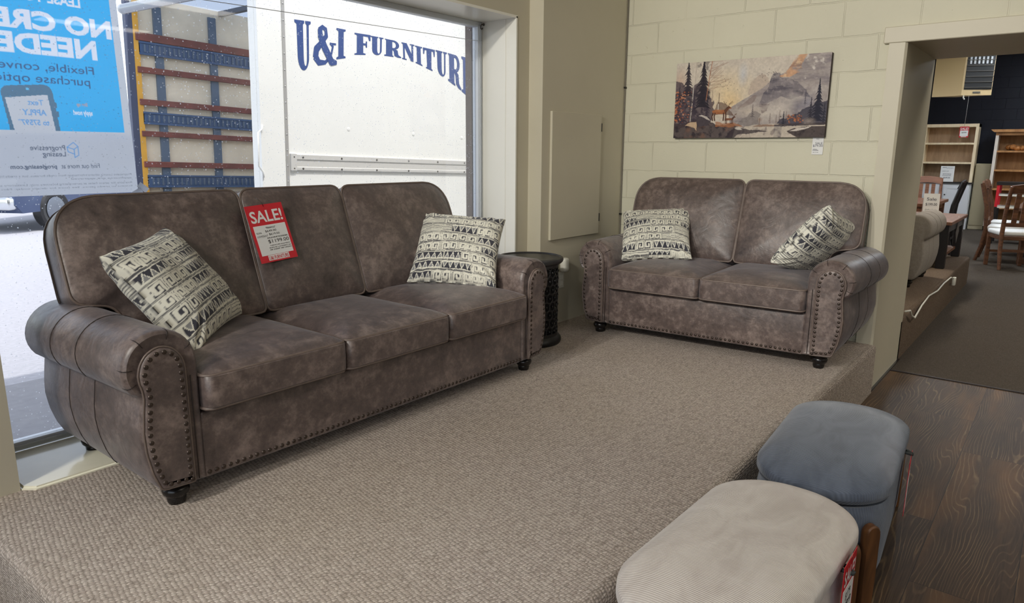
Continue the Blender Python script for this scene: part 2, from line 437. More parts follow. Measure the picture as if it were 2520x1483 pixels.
def put_text(acc, txt, x0, x1, z0, z1, P, bold=0.0, mirror=False):
    """fit text exactly into a box of a surface; P maps (a, b) to 3D; acc collects (verts, faces)"""
    v, f = text_mesh(txt, 1.0, bold)
    mn, mx = v.min(0), v.max(0)
    a = (v[:, 0] - mn[0]) / max(mx[0] - mn[0], 1e-6); b = (v[:, 1] - mn[1]) / max(mx[1] - mn[1], 1e-6)
    if mirror: a = 1 - a
    k = len(acc[0])
    acc[0].extend(P(x0 + (x1 - x0) * q, z0 + (z1 - z0) * w) for q, w in zip(a, b))
    acc[1].extend(tuple(k + i for i in (fc[::-1] if mirror else fc)) for fc in f)

# ------------------------------------------------------------------ setting
PZ = 0.322                      # top of the carpeted display platform
YW, YG = 2.79, 3.086            # inner face of the window wall, glass plane
XB = 4.70                       # face of the block wall
struct('floor', bx(-2.7, 5.33, -6, 3.1, -0.06, 0), M['floor'])
struct('floor_back_room', bx(5.33, 17.4, -5, 3.1, -0.06, 0.004), M['carpet_dark'])
bm = BM()
box(bm, 5.322, 5.335, -2.4, 0.86, 0, 0.007)
struct('trim_threshold', bm, M['piping_dark'])

def platform(poly, z0, z1, r, seg=5):
    bm = BM(); prism(bm, poly, z0, z1, 'z')
    bmesh.ops.bevel(bm, geom=[e for e in bm.edges if all(abs(v.co.z - z1) < 1e-5 for v in e.verts)], offset=r, segments=seg, profile=0.5, affect='EDGES')
    bmesh.ops.triangulate(bm, faces=[f for f in bm.faces if len(f.verts) > 4])
    return bm
plat = round_poly([(4.72, 0.845), (4.72, 2.74), (0.535, 2.74), (0.535, 1.76), (1.216, 1.151), (1.0, 0.845)], [0.0, 0.0, 0.0, 0.0, 0.0, 0.0], 4)
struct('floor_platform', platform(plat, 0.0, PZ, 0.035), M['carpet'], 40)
plat2 = [(9.62, 0.86), (9.62, 2.8), (5.6, 2.8), (5.6, 0.86)]
struct('floor_platform_back_room', platform(plat2, 0.0, PZ, 0.03), M['carpet_back'], 40)

def two_tone(bm, axis, sign, at):
    """faces looking along one direction at one plane take the second material"""
    bm.normal_update()
    for f in bm.faces:
        if abs(f.normal[axis] * sign - 1) < 0.01 and abs(f.calc_center_median()[axis] - at) < 0.01: f.material_index = 1
bm = BM()
box(bm, XB, 5.64, 0.86, 3.12, 0, 3.6); box(bm, XB, 5.64, -2.4, 0.86, 2.1, 3.6); box(bm, XB, 5.64, -6, -2.4, 0, 3.6)
bmesh.ops.recalc_face_normals(bm, faces=bm.faces); two_tone(bm, 0, -1, XB)
struct('wall_right', bm, [M['paint'], M['block']])
bm = BM()
box(bm, 3.677, XB, 2.683, 3.115, 0, 4.3)                 # boxed-out stretch beside the corner
box(bm, 3.55, 3.677, YW, 3.115, 0, 4.3)
box(bm, 0.64, 3.55, YW, 3.115, 2.275, 4.3)
box(bm, 0.64, 3.55, 2.70, 3.115, 0, 0.312)
box(bm, 0.56, 0.70, 2.712, 3.075, 0, 4.3)                # post between the two windows
box(bm, -2.4, 0.60, YW, 3.115, 2.4, 4.3); box(bm, -2.4, 0.64, YW, 3.115, 0, 0.312); box(bm, -2.7, -2.4, YW, 3.115, 0, 4.3)
struct('wall_left', bm, M['paint'])
struct('wall_back', bx(-2.7, XB, -6.1, -6, 0, 4.3), M['paint'])
bm = BM(); box(bm, -2.7, -2.6, -6, -4.4, 0, 4.3); box(bm, -2.7, -2.6, -4.4, 2.4, 2.6, 4.3); box(bm, -2.7, -2.6, -4.4, 2.4, 0, 0.35); box(bm, -2.7, -2.6, 2.4, YW, 0, 4.3)
struct('wall_near', bm, M['paint'])
bm = BM()
for k in range(5): box(bm, -2.68, -2.62, -4.4 + k * 1.675, -4.4 + k * 1.675 + 0.05, 0.35, 2.6)
w4 = struct('window_4', bm, M['alu'])
g = obj('window_glass', bx(-2.653, -2.647, -4.4, 2.4, 0.35, 2.6), M['glass'], w4); g['kind'] = 'structure'
struct('ceiling', bx(-2.6, XB, -6.0, 2.79, 3.0, 3.1), M['ceil'])
struct('ceiling_back_room', bx(5.64, 17.4, -5.1, 3.1, 3.62, 3.72), M['ceil'])
struct('wall_far', bx(17.3, 17.4, -5, 3.1, 0.004, 3.62), M['navy'])
bm = BM()
box(bm, 5.64, 8.0, 2.8, 3.1, 0.004, 3.62); box(bm, 16.4, 17.3, 2.8, 3.1, 0.004, 3.62); box(bm, 8, 16.4, 2.8, 3.1, 2.7, 3.62); box(bm, 8, 16.4, 2.8, 3.1, 0.004, 0.5)
struct('wall_left_back_room', bm, M['paint'])
struct('wall_right_back_room', bx(5.64, 17.4, -5.1, -5, 0.004, 3.62), M['paint'])
bm = BM()
for k in range(7): box(bm, 8 + k * 1.4 - 0.025, 8 + k * 1.4 + 0.025, 2.95, 3.0, 0.5, 2.7)
w3 = struct('window_3', bm, M['alu'])
g = obj('window_glass', bx(8, 16.4, 2.97, 2.976, 0.5, 2.7), M['glass'], w3); g['kind'] = 'structure'

# window linings, sill, frame and glass
bm = BM()
box(bm, 3.54, 3.552, YW - 0.004, 3.07, 0.33, 2.275); box(bm, 0.70, 3.552, YW - 0.004, 3.07, 2.266, 2.28)
box(bm, 3.5375, 3.541, 2.868, 2.872, 0.33, 2.266)
struct('trim_window_lining', bm, M['paint_white_lit'])
bm = BM(); prism(bm, [(0.735, 2.672), (3.545, 2.672), (3.545, 3.06), (0.703, 3.06), (0.703, 2.712)], 0.305, 0.334, 'z')
bmesh.ops.bevel(bm, geom=[e for e in bm.edges if all(abs(v.co.z - 0.334) < 1e-4 for v in e.verts)], offset=0.008, segments=3, affect='EDGES')
struct('trim_window_sill', bm, M['sill'], 40)
bm = BM()
for x0, x1, z0, z1 in ((3.502, 3.54, 0.334, 2.266), (0.70, 0.735, 0.334, 2.266), (0.735, 3.502, 2.236, 2.266), (0.735, 3.502, 0.334, 0.368)):
    box(bm, x0, x1, 3.06, 3.11, z0, z1, 0.003, 1)
box(bm, 3.512, 3.518, 3.052, 3.06, 0.36, 2.24); box(bm, 3.526, 3.531, 3.054, 3.06, 0.36, 2.24)
box(bm, 0.735, 3.502, 3.052, 3.06, 0.352, 0.358); box(bm, 0.735, 3.502, 3.054, 3.06, 2.246, 2.25)
w1 = struct('window_1', bm, M['alu'])
g = obj('window_glass', bx(0.73, 3.505, YG - 0.003, YG + 0.003, 0.36, 2.24), M['glass'], w1); g['kind'] = 'structure'
bm = BM()
for x in (-2.4, -1.0, 0.51): box(bm, x, x + 0.05, 3.06, 3.11, 0.312, 2.4)
box(bm, -2.4, 0.56, 3.06, 3.11, 0.312, 0.36); box(bm, -2.4, 0.56, 3.06, 3.11, 2.36, 2.4)
w2 = struct('window_2', bm, M['alu'])
g = obj('window_glass', bx(-2.4, 0.56, YG - 0.003, YG + 0.003, 0.35, 2.37), M['glass'], w2); g['kind'] = 'structure'
struct('wall_outer_jamb', bx(3.50, 4.6, 3.116, 3.168, 0, 4.3), M['stucco'])

# opening trim
bm = BM()
prism(bm, [(XB + 0.002, 0.955), (XB - 0.026, 0.955), (XB - 0.026, 0.872), (XB - 0.012, 0.86), (XB + 0.002, 0.86)], PZ - 0.02, 2.1, 'z')
struct('trim_opening_side', bm, M['paint'])
struct('trim_opening_head', bx(XB - 0.032, XB + 0.002, -2.5, 0.985, 2.097, 2.186, 0.004, 1), M['paint'])
struct('baseboard_opening', bx(4.72, 5.64, 0.848, 0.862, 0, 0.012), M['footwood'])

# ground outside
struct('ground_sidewalk', bx(-9, 12, 3.11, 5.16, -0.06, 0.0), M['concrete'])
struct('ground_parking', bx(-25, -2.7, -25, 3.11, -0.06, -0.002), M['concrete'])
struct('ground_asphalt', bx(-25, 40, 5.16, 60, -0.06, -0.004), M['asphalt'])

# ceiling fill lamps, added out of view to raise the indoor level
def fill_ceiling_light(i, x, y, z, pw, where, grp, col=(1, 0.93, 0.82, 1)):
    t = thing('fill_ceiling_light', 'long white fill light added out of view ' + where, 'ceiling light', (x, y, z), 0, grp)
    bm = BM(); box(bm, -0.62, 0.62, -0.16, -0.15, -0.07, 0); box(bm, -0.62, 0.62, 0.15, 0.16, -0.07, 0); box(bm, -0.62, -0.61, -0.15, 0.15, -0.07, 0); box(bm, 0.61, 0.62, -0.15, 0.15, -0.07, 0); box(bm, -0.61, 0.61, -0.15, 0.15, -0.012, 0)
    obj('fill_lamp_housing', bm, M['plastic'], t)
    obj('fill_lamp_diffuser', bx(-0.608, 0.608, -0.148, 0.148, -0.068, -0.06), m_emit('fill_lamp_glow_%d' % i, col, pw), t)
for i, (x, y) in enumerate(FILL_LAMPS): fill_ceiling_light(i, x, y, 3.0, FILL_POWER, 'above the wooden showroom floor', 'showroom fill lights')
for i, (x, y) in enumerate(FILL_LAMPS_BACK): fill_ceiling_light(10 + i, x, y, 3.62, FILL_POWER_BACK, 'above the back room', 'back room fill lights', (0.86, 0.93, 1.0, 1) if x > 10 else (1, 0.93, 0.82, 1))

def fill_track_lights():
    t = thing('fill_track_light', 'unseen black ceiling track with spotlights added as fill for the window display', 'track light', (-0.55, 1.3, 3.0))
    obj('fill_track_rail', bx(-0.02, 0.02, -1.3, 1.3, -0.03, 0.0), M['black'], t)
    for i, (p, a, w, ang) in enumerate(FILL_SPOTS):
        p = Vector(p); d = (Vector(a) - p).normalized(); q = p - Vector((-0.55, 1.3, 3.0)); mount = Vector((0 if i != 4 else q.x, q.y, -0.02))
        bm = BM(); tube(bm, [q - d * 0.16, q - d * 0.15, q - d * 0.02, q - d * 0.015], [0.03, 0.05, 0.055, 0.05], 16); tube(bm, [(q - d * 0.1), mount + (Vector((0, 0, 0.02)) if i == 4 else Vector())], 0.008, 6)
        h = obj('fill_lamp_head', bm, M['black'], t, 40)
        ld = bpy.data.lights.new('spot', 'SPOT'); ld.energy = w; ld.spot_size = R(ang); ld.spot_blend = 0.9; ld.shadow_soft_size = 0.05 if i < 4 else 0.22; ld.color = (1.0, 0.96, 0.88)
        lo = bpy.data.objects.new('fill_spot_lamp', ld); COL.objects.link(lo); lo.parent = t; lo.location = q + d * 0.06; lo.rotation_euler = d.to_track_quat('-Z', 'Y').to_euler()
fill_track_lights()

# ------------------------------------------------------------------ sofas
def arm_section(flare, n=64):
    """closed outline (u outward, z up) of a rolled arm"""
    pts = [(0.0, 0.07), (-0.001, 0.25), (-0.003, 0.45)]
    c = (0.115 + flare * 0.6, 0.487); r = 0.118
    for a in np.linspace(172, -38, 22):
        pts.append((c[0] + (r + flare * 0.25) * math.cos(R(a)), c[1] + r * math.sin(R(a))))
    f = flare * 0.7
    pts += [(0.182 + f, 0.405), (0.187 + f, 0.37), (0.195 + f, 0.31), (0.197 + f, 0.26), (0.190 + f * .9, 0.20), (0.176 + f * .7, 0.14), (0.156 + f * .3, 0.088), (0.135, 0.07)]
    return resample(pts, n)

PANEL = [(0.047, 0.08), (0.047, 0.25), (0.047, 0.43)] + [(0.118 + 0.071 * math.cos(R(a)), 0.468 + 0.085 * math.sin(R(a))) for a in np.linspace(172, -8, 14)] + \
        [(0.181, 0.43), (0.178, 0.40), (0.184, 0.35), (0.190, 0.29), (0.187, 0.22), (0.174, 0.15), (0.152, 0.088)]

def make_arm(root, hw, s, mats, flare, nails, depth):
    def P(u, y, z): return (s * (hw + u), y, z)
    bm = BM(); loops = []
    for y, ins, fl in ((0.006, 0.022, 0), (0.002, 0.012, 0), (0.008, 0.004, 0), (0.022, 0.0, 0), (0.12, 0, .12), (0.28, 0, .35), (0.45, 0, .6), (0.62, 0, .85), (depth - 0.02, 0, 1.0), (depth - 0.006, 0.005, 1.0), (depth, 0.018, 1.0)):
        lp = arm_section(flare * fl)
        if ins: lp = inset(lp, ins)
        loops.append([P(a, y, b) for a, b in lp])
    loft(bm, loops)
    arm = obj('arm', bm, mats['body'], root, 50)
    pan = resample(PANEL, 90)
    bm = BM(); loops = []
    for ins, y in ((0.0, 0.01), (0.0, -0.004), (0.003, -0.009), (0.010, -0.012), (0.022, -0.012)):
        lp = inset(pan, ins) if ins else pan
        loops.append([P(a, y, b) for a, b in lp])
    loft(bm, loops)
    fp = obj('arm_panel', bm, mats['body'], arm, 40)
    bm = BM(); tube(bm, [P(a, -0.004, b) for a, b in inset(pan, -0.002)], 0.0035, 6, True)
    obj('welt', bm, mats['pipe'], arm, 180)
    if nails:
        q = inset(pan, 0.0145); L = np.linalg.norm(np.roll(q, -1, 0) - q, axis=1).sum()
        bm = BM()
        for a, b in resample(q, int(L / 0.0245)): hemis(bm, P(a, -0.011, b), (0, -1, 0), 0.0082)
        obj('nailhead_trim', bm, mats['nail'], arm, 180)
    # seams that wrap around the arm, and pleats on the front of the roll
    for y, fl in ((0.33, .42), (0.53, .7)):
        lp = inset(arm_section(flare * fl, 80), -0.0002)
        i0 = max(range(len(lp)), key=lambda i: 0 if lp[i][1] >= 0.075 else 1)
        lp = np.roll(lp, -i0, 0)
        bm = BM(); tube(bm, [P(a, y, b) for a, b in lp if b >= 0.078], 0.0018, 5)
        obj('arm_seam', bm, mats['seam'], arm, 180)
    for a in (150, 105, 55, 5, -25):
        c = Vector((0.115, 0.487)); d = Vector((math.cos(R(a)), math.sin(R(a)))); pts = []
        for rr, y in ((0.088, 0.0035), (0.100, 0.0018), (0.109, 0.0035), (0.1155, 0.012), (0.1175, 0.022), (0.118, 0.04)):
            q = c + d * rr; pts.append(P(q.x, y, q.y))
        bm = BM(); tube(bm, pts, [0.001, 0.0016, 0.0018, 0.0018, 0.0014, 0.0004], 5)
        obj('pleat', bm, mats['seam'], arm, 180)
    bm = BM(); tube(bm, [P(0.028, 0.0015, 0.08), P(0.028, 0.0015, 0.44)], 0.0016, 5)
    obj('border_seam', bm, mats['seam'], arm, 180)
    return arm

def dome_cushion(outline, d_back, d_front, bulge, edge=0.012, n=120, center=None, power=2.2, wob=0.0, seed=0):
    """soft block over a 2D outline: returns verts as (a, b, d) loops closing in rings front and back"""
    P = resample(outline, n); c = np.array(center) if center is not None else P.mean(0)
    rng = np.random.default_rng(seed); ph = rng.uniform(0, 6.28, 4)
    rings = []
    def ring(s, d): return [((1 - s) * c[0] + s * p[0], (1 - s) * c[1] + s * p[1], d) for p in P]
    def wave(a, b): return wob * (math.sin(7 * a + ph[0]) * math.sin(9 * b + ph[1]) + 0.5 * math.sin(17 * a + ph[2] + 5 * b))
    back = [(0.0, d_back), (0.5, d_back), (0.9, d_back + edge * .2), (1 - edge / 0.3 * .3, d_back + edge * .5), (1.0, d_back + edge * 1.2)]
    for s, d in back[1:]: rings.append(ring(s, d))
    rings.append(ring(1.004, (d_back + d_front) / 2))
    rings.append(ring(1.0, d_front - 0.004)); rings.append(ring(0.994, d_front + 0.002))
    for s in (0.965, 0.92, 0.86, 0.78, 0.68, 0.56, 0.42, 0.28, 0.14, 0.03):
        h = bulge * (1 - s ** power) ** 0.8
        rings.append([(a, b, d_front + h + wave(a, b) * (1 - s)) for a, b, _ in ring(s, 0)])
    return rings

def make_sofa(name, label, cat, loc, rz, n, sw, mats, nails=True, flare=(0.03, 0.05), depth=0.775, wing=0.15):
    root = thing(name, label, cat, loc, rz)
    hw = n * sw / 2
    bm = BM(); box(bm, -hw - 0.005, hw + 0.005, 0.008, 0.10, 0.066, 0.302, 0.014, 3); obj('base_rail', bm, mats['body'], root, 40)
    bm = BM(); box(bm, -hw - 0.12, hw + 0.12, 0.09, depth - 0.01, 0.085, 0.296, 0.01, 2); obj('base_frame', bm, mats['body'], root, 40)
    # padded back, leaning slightly, hidden by the loose back cushions from the front
    bm = BM(); loops = []
    for z, y0, y1 in ((0.08, 0.66, depth - 0.01), (0.45, 0.665, depth - 0.005), (0.80, 0.715, depth + 0.01), (0.86, 0.735, depth + 0.004)):
        loops.append([(-hw - 0.06, y0, z), (hw + 0.06, y0, z), (hw + 0.06, y1, z), (-hw - 0.06, y1, z)])
    loft(bm, loops); obj('back_frame', bm, mats['body'], root, 40)
    for s in (-1, 1): make_arm(root, hw, s, mats, flare[0] if s < 0 else flare[1], nails, depth)
    if nails:
        bm = BM(); k = int(2 * hw / 0.0255)
        for i in range(k): hemis(bm, (-hw + 0.012 + (2 * hw - 0.024) * i / (k - 1), 0.008, 0.086), (0, -1, 0), 0.0082)
        obj('nailhead_trim', bm, mats['nail'], root, 180)
    for sx in (-1, 1):
        for y in (0.055, depth - 0.07):
            bm = BM(); lathe(bm, [(0.0, 0), (0.026, 0), (0.029, 0.006), (0.031, 0.02), (0.030, 0.024), (0.041, 0.036), (0.044, 0.048), (0.040, 0.058), (0.033, 0.064), (0.033, 0.072), (0.0, 0.072)], 24, (sx * (hw + 0.085), y, 0))
            obj('foot', bm, mats['foot'], root, 40)
    g = 0.003
    for i in range(n):
        x0, x1 = -hw + i * sw + g, -hw + (i + 1) * sw - g
        y0, y1 = -0.034, 0.64
        rl = [0.03] * 4
        out = round_poly([(x0, y0), (x1, y0), (x1, y1), (x0, y1)], [0.035, 0.035, 0.02, 0.02], 6)
        cx = (x0 + x1) / 2
        rings = dome_cushion(out, 0.312, 0.432, 0.052, 0.01, 132, (cx, 0.33), 3.0, 0.0025, i + n)
        bm = BM(); loft(bm, rings)
        # slight puff of the front border
        for v in bm.verts:
            if v.co.y < 0.02 and 0.32 < v.co.z < 0.431: v.co.y -= 0.010
        c = obj('seat_cushion', bm, mats['body'], root, 60)
        P = resample(out, 132)
        bm = BM(); tube(bm, [(a, b, 0.431) for a, b in P], 0.0058, 6, True)
        tube(bm, [(a, b, 0.317) for a, b in P], 0.0058, 6, True)
        obj('piping', bm, mats['pipe'], c, 180)
    # back cushions in a leaning plane: a along X, b up the slope, d forward
    th = math.atan2(0.19, 0.555); ct, st = math.cos(th), math.sin(th)
    def B(a, b, d): return (a, 0.645 - 0.003 + b * st - d * ct, 0.425 + b * ct + d * st)
    H = 0.545
    W = (2 * hw + 2 * wing)
    mid_w = sw - 0.03 if n == 3 else 0
    if n == 3: edges = [-hw - wing, -mid_w / 2, mid_w / 2, hw + wing]
    else: edges = [-hw - wing, 0.015, hw + wing]
    for i in range(n):
        x0, x1 = edges[i] + g, edges[i + 1] - g
        L, Rr = i == 0, i == n - 1
        pts = []; rad = []
        if L: pts += [(-hw + 0.012, 0.0)]; rad += [0.04]
        else: pts += [(x0, 0.0)]; rad += [0.03]
        if Rr: pts += [(hw - 0.012, 0.0), (hw - 0.004, 0.125), (x1 + 0.0, 0.15), (x1, H - 0.01)]; rad += [0.04, 0.06, 0.05, 0.16]
        else: pts += [(x1, 0.0), (x1, H)]; rad += [0.03, 0.05]
        if L: pts += [(x0, H - 0.01), (x0, 0.15), (-hw + 0.004, 0.125)]; rad += [0.16, 0.05, 0.06]
        else: pts += [(x0, H)]; rad += [0.05]
        out = round_poly(pts, rad, 7)
        # a slightly crowned top edge
        out = [(a, b + (0.014 * math.sin(math.pi * min(1, max(0, (a - x0) / (x1 - x0)))) if b > 0.4 else 0)) for a, b in out]
        cx = (x0 + x1) / 2
        rings = dome_cushion(out, 0.0, 0.125, 0.046, 0.012, 150, (cx, 0.27), 3.2, 0.003, 10 + i + n)
        bm = BM(); loft(bm, [[B(*p) for p in r] for r in rings])
        c = obj('back_cushion', bm, mats['body'], root, 60)
        P = resample(out, 150)
        bm = BM(); tube(bm, [B(a, b, 0.126) for a, b in P], 0.0055, 6, True); tube(bm, [B(a, b, 0.012) for a, b in P], 0.0055, 6, True)
        obj('piping', bm, mats['pipe'], c, 180)
    return root

LEA = dict(body=M['leather'], pipe=M['piping'], seam=M['piping_dark'], nail=M['nail'], foot=M['footwood'])
sofa = make_sofa('sofa', 'three-seat brown leather sofa with nailhead trim in front of the window', 'sofa', (1.9525, 2.165, PZ), R(0.0), 3, 0.578, LEA, True, (0.02, 0.03))
loveseat = make_sofa('loveseat', 'two-seat brown leather loveseat with nailhead trim against the block wall', 'loveseat', (3.875, 1.660, PZ), R(-86.6), 2, 0.594, LEA, True, (0.03, 0.07), depth=0.755)

# ------------------------------------------------------------------ colour raster helper (prints and woven patterns)
class Raster:
    """colours on a fine grid of points: u to the right 0..1, v downwards 0..1"""
    def __init__(s, w, h, bg, seed=0):
        s.w, s.h = w, h; s.a = np.zeros((h, w, 3)); s.a[:] = s.lin(bg); s.rng = np.random.default_rng(seed)
        s.U, s.V = np.meshgrid((np.arange(w) + .5) / w, (np.arange(h) + .5) / h)
    @staticmethod
    def lin(c): return np.array(srgb(*c)[:3])
    def noise(s, fx, fy, octv=4):
        out = np.zeros((s.h, s.w)); amp = 1; tot = 0
        for o in range(octv):
            nx, ny = max(2, int(fx * 2 ** o) + 2), max(2, int(fy * 2 ** o) + 2)
            g = s.rng.random((ny, nx)); x = np.clip(s.U, 0, 1) * (nx - 1.001); y = np.clip(s.V, 0, 1) * (ny - 1.001); i = x.astype(int); j = y.astype(int); p = x - i; q = y - j
            p = p * p * (3 - 2 * p); q = q * q * (3 - 2 * q)
            out += amp * ((g[j, i] * (1 - p) + g[j, i + 1] * p) * (1 - q) + (g[j + 1, i] * (1 - p) + g[j + 1, i + 1] * p) * q); tot += amp; amp *= .55
        return out / tot
    def put(s, m, c, al=1.0):
        m = (np.clip(m, 0, 1) * al)[..., None]; s.a = s.a * (1 - m) + s.lin(c) * m
    def poly(s, pts, c, al=1.0, rough=0.0):
        U, V = s.U, s.V
        if rough: U = U + rough * (s.noise(24, 12, 3) - .5); V = V + 2 * rough * (s.noise(24, 12, 3) - .5)
        m = np.zeros((s.h, s.w), bool); n = len(pts)
        for i in range(n):
            x0, y0 = pts[i]; x1, y1 = pts[(i + 1) % n]
            if y0 == y1: continue
            m ^= ((V >= min(y0, y1)) & (V < max(y0, y1)) & (U < x0 + (V - y0) * (x1 - x0) / (y1 - y0)))
        s.put(m.astype(float), c, al); return m
    def line(s, pts, wd, c, al=1.0, asp=2.0):
        d = np.full((s.h, s.w), 9.0)
        for (x0, y0), (x1, y1) in zip(pts, pts[1:]):
            ax, ay = s.U - x0, (s.V - y0) / asp; bx_, by = x1 - x0, (y1 - y0) / asp; t = np.clip((ax * bx_ + ay * by) / max(bx_ * bx_ + by * by, 1e-12), 0, 1)
            d = np.minimum(d, np.hypot(ax - t * bx_, ay - t * by))
        s.put(np.clip((wd - d) * s.w + .5, 0, 1), c, al)
    def blob(s, x, y, rx, ry, c, al=1.0, soft=1.0):
        d = np.sqrt(((s.U - x) / rx) ** 2 + ((s.V - y) / ry) ** 2); s.put(np.clip((1 - d) / soft, 0, 1), c, al)

def color_mesh(me, cols):
    at = me.color_attributes.new('Col', 'FLOAT_COLOR', 'POINT')
    at.data.foreach_set('color', np.c_[cols.reshape(-1, 3), np.ones(cols.size // 3)].astype(np.float32).ravel())

# ------------------------------------------------------------------ throw pillows
def pillow_pattern(n, seed):
    r = Raster(n, n, (226, 223, 208), seed); rng = random.Random(seed)
    dark, mid, cream = (64, 64, 72), (140, 140, 140), (228, 225, 210)
    wob = (r.noise(26, 26, 3) - .5) * .014; r.U = r.U + wob; r.V = r.V + (r.noise(26, 26, 3) - .5) * .014
    y = 0.0
    def tri(x0, x1, y0, y1, up):
        k = max(2, round((x1 - x0) / 0.068)); w = (x1 - x0) / k
        r.poly([(x0, y0), (x1, y0), (x1, y1), (x0, y1)], dark)
        for i in range(k):
            a, b = x0 + i * w, x0 + (i + 1) * w; c = (a + b) / 2; e = .006
            P = [(a, y0), (b, y0), (c, y1)] if up else [(a, y1), (b, y1), (c, y0)]
            r.poly(P, cream); s = .62; cx, cy = (P[0][0] + P[1][0] + P[2][0]) / 3, (P[0][1] + P[1][1] + P[2][1]) / 3
            r.poly([(cx + (px - cx) * s, cy + (py - cy) * s) for px, py in P], mid)
    def key(x0, x1, y0, y1):
        k = max(1, round((x1 - x0) / 0.10)); w = (x1 - x0) / k
        for i in range(k):
            a, b = x0 + i * w + .006, x0 + (i + 1) * w - .006; fl = rng.random() < .5
            r.poly([(a, y0), (b, y0), (b, y1), (a, y1)], dark)
            m = lambda t: (a + (b - a) * (1 - t if fl else t)); q = lambda t: y0 + (y1 - y0) * t
            r.line([(m(.16), q(.95)), (m(.16), q(.14)), (m(.86), q(.14)), (m(.86), q(.80)), (m(.46), q(.80)), (m(.46), q(.46))], .0105, cream, 1, 1.0)
    def lines(x0, x1, y0, y1):
        k = max(2, round((y1 - y0) / 0.026))
        for i in range(k):
            yy = y0 + (y1 - y0) * (i + .5) / k; dx = x0
            while dx < x1 - .01:
                e = min(x1, dx + rng.uniform(.04, .2)); r.line([(dx, yy), (e, yy)], rng.choice((.0035, .005, .0025)), dark, .95, 1.0); dx = e + rng.uniform(.004, .02)
    while y < 1:
        h = rng.choice((.10, .115, .13)); x = 0.0; y1 = min(1, y + h)
        while x < 1:
            w = rng.uniform(.2, .42); x1 = min(1, x + w)
            if 1 - x1 < .08: x1 = 1
            typ = rng.choice('ttkkkl')
            if typ == 't': tri(x + .008, x1 - .008, y + .008, y1 - .012, rng.random() < .6)
            elif typ == 'k': key(x + .006, x1 - .006, y + .006, y1 - .010)
            else: lines(x, x1, y, y1)
            r.line([(x1, y), (x1, y1)], .0025, dark, .8, 1.0)
            x = x1
        lines(0, 1, y1 - .004, y1 + .014); y = y1 + .016
    return r.a

PILM = m_attr('woven_geometric_fabric', 0.9, 0.25, 0.2)
def throw_pillow(label, T, Rm, size, thick, seed, n=190):
    s = np.linspace(-1, 1, n); U, V = np.meshgrid(s, s)
    rng = np.random.default_rng(seed)
    edge = (1 - np.abs(U) ** 2.6) * (1 - np.abs(V) ** 2.6)
    h = thick * np.clip(edge, 0, 1) ** 0.42
    px = U * (1 - 0.075 * (1 - V ** 2) ) * size / 2; pz = V * (1 - 0.075 * (1 - U ** 2)) * size / 2
    ph = rng.uniform(0, 6.28, 6)
    wr = 0.006 * (np.sin(5 * U + 3 * V + ph[0]) * np.sin(4 * V - 2 * U + ph[1])) * edge + 0.004 * np.sin(11 * U * V + ph[2]) * edge
    # creases pulling towards the corners
    cr = sum(np.exp(-(((U - a) ** 2 + (V - b) ** 2) / .09)) * np.sin(26 * (U * b - V * a) + ph[3]) for a, b in ((.85, .85), (-.85, .85), (.85, -.85), (-.85, -.85))) * 0.006
    verts = []
    for sgn in (-1, 1): verts.append(np.stack([px, sgn * (h + (wr + cr) * (1 if sgn < 0 else .5)), pz], -1).reshape(-1, 3))
    idx = np.arange(n * n).reshape(n, n); f = np.stack([idx[:-1, :-1], idx[:-1, 1:], idx[1:, 1:], idx[1:, :-1]], -1).reshape(-1, 4)
    F = np.r_[f, f[:, ::-1] + n * n].tolist()
    b = [idx[0, :], idx[:, -1], idx[-1, ::-1], idx[::-1, 0]]
    for e in b:
        for i in range(n - 1): F.append([int(e[i + 1]), int(e[i]), int(e[i]) + n * n, int(e[i + 1]) + n * n])
    o = obj('throw_pillow', (np.vstack(verts), F), PILM, None, 180)
    pat = pillow_pattern(n, seed)[::-1]
    color_mesh(o.data, np.concatenate([pat.reshape(-1, 3), pat[:, ::-1].reshape(-1, 3)]))
    Mx = Matrix(((Rm[0][0], Rm[0][1], Rm[0][2], T[0]), (Rm[1][0], Rm[1][1], Rm[1][2], T[1]), (Rm[2][0], Rm[2][1], Rm[2][2], T[2]), (0, 0, 0, 1)))
    o.matrix_world = Mx
    return tag(o, label, 'pillow', 'patterned throw pillows')
def scl(T, k): return (T[0] * k, T[1] * k, CAM_H + (T[2] - CAM_H) * k)
throw_pillow('patterned cream and grey throw pillow propped on the left arm of the three-seat sofa', scl((1.217, 2.523, 0.981), 1.02), [[0.768, -0.438, -0.451], [0.617, 0.647, 0.43], [0.104, -0.608, 0.782]], 0.45, 0.10, 3)
throw_pillow('patterned cream and grey throw pillow by the right arm of the three-seat sofa', scl((2.586, 2.401, 0.989), 1.06), [[0.567, 0.553, 0.61], [-0.821, 0.44, 0.364], [-0.067, -0.707, 0.704]], 0.465, 0.092, 5)
throw_pillow('patterned throw pillow by the loveseat arm nearest the access door, leaning back flat', scl((4.028, 2.039, 0.971), 1.055), [[0.412, 0.579, 0.704], [-0.909, 0.208, 0.361], [0.062, -0.788, 0.612]], 0.465, 0.088, 8)
throw_pillow('patterned throw pillow tipped on edge against the loveseat arm nearest the doorway', scl((4.272, 1.146, 0.97), 1.02), [[0.945, 0.294, 0.141], [-0.142, 0.761, -0.633], [-0.294, 0.578, 0.761]], 0.445, 0.085, 13)

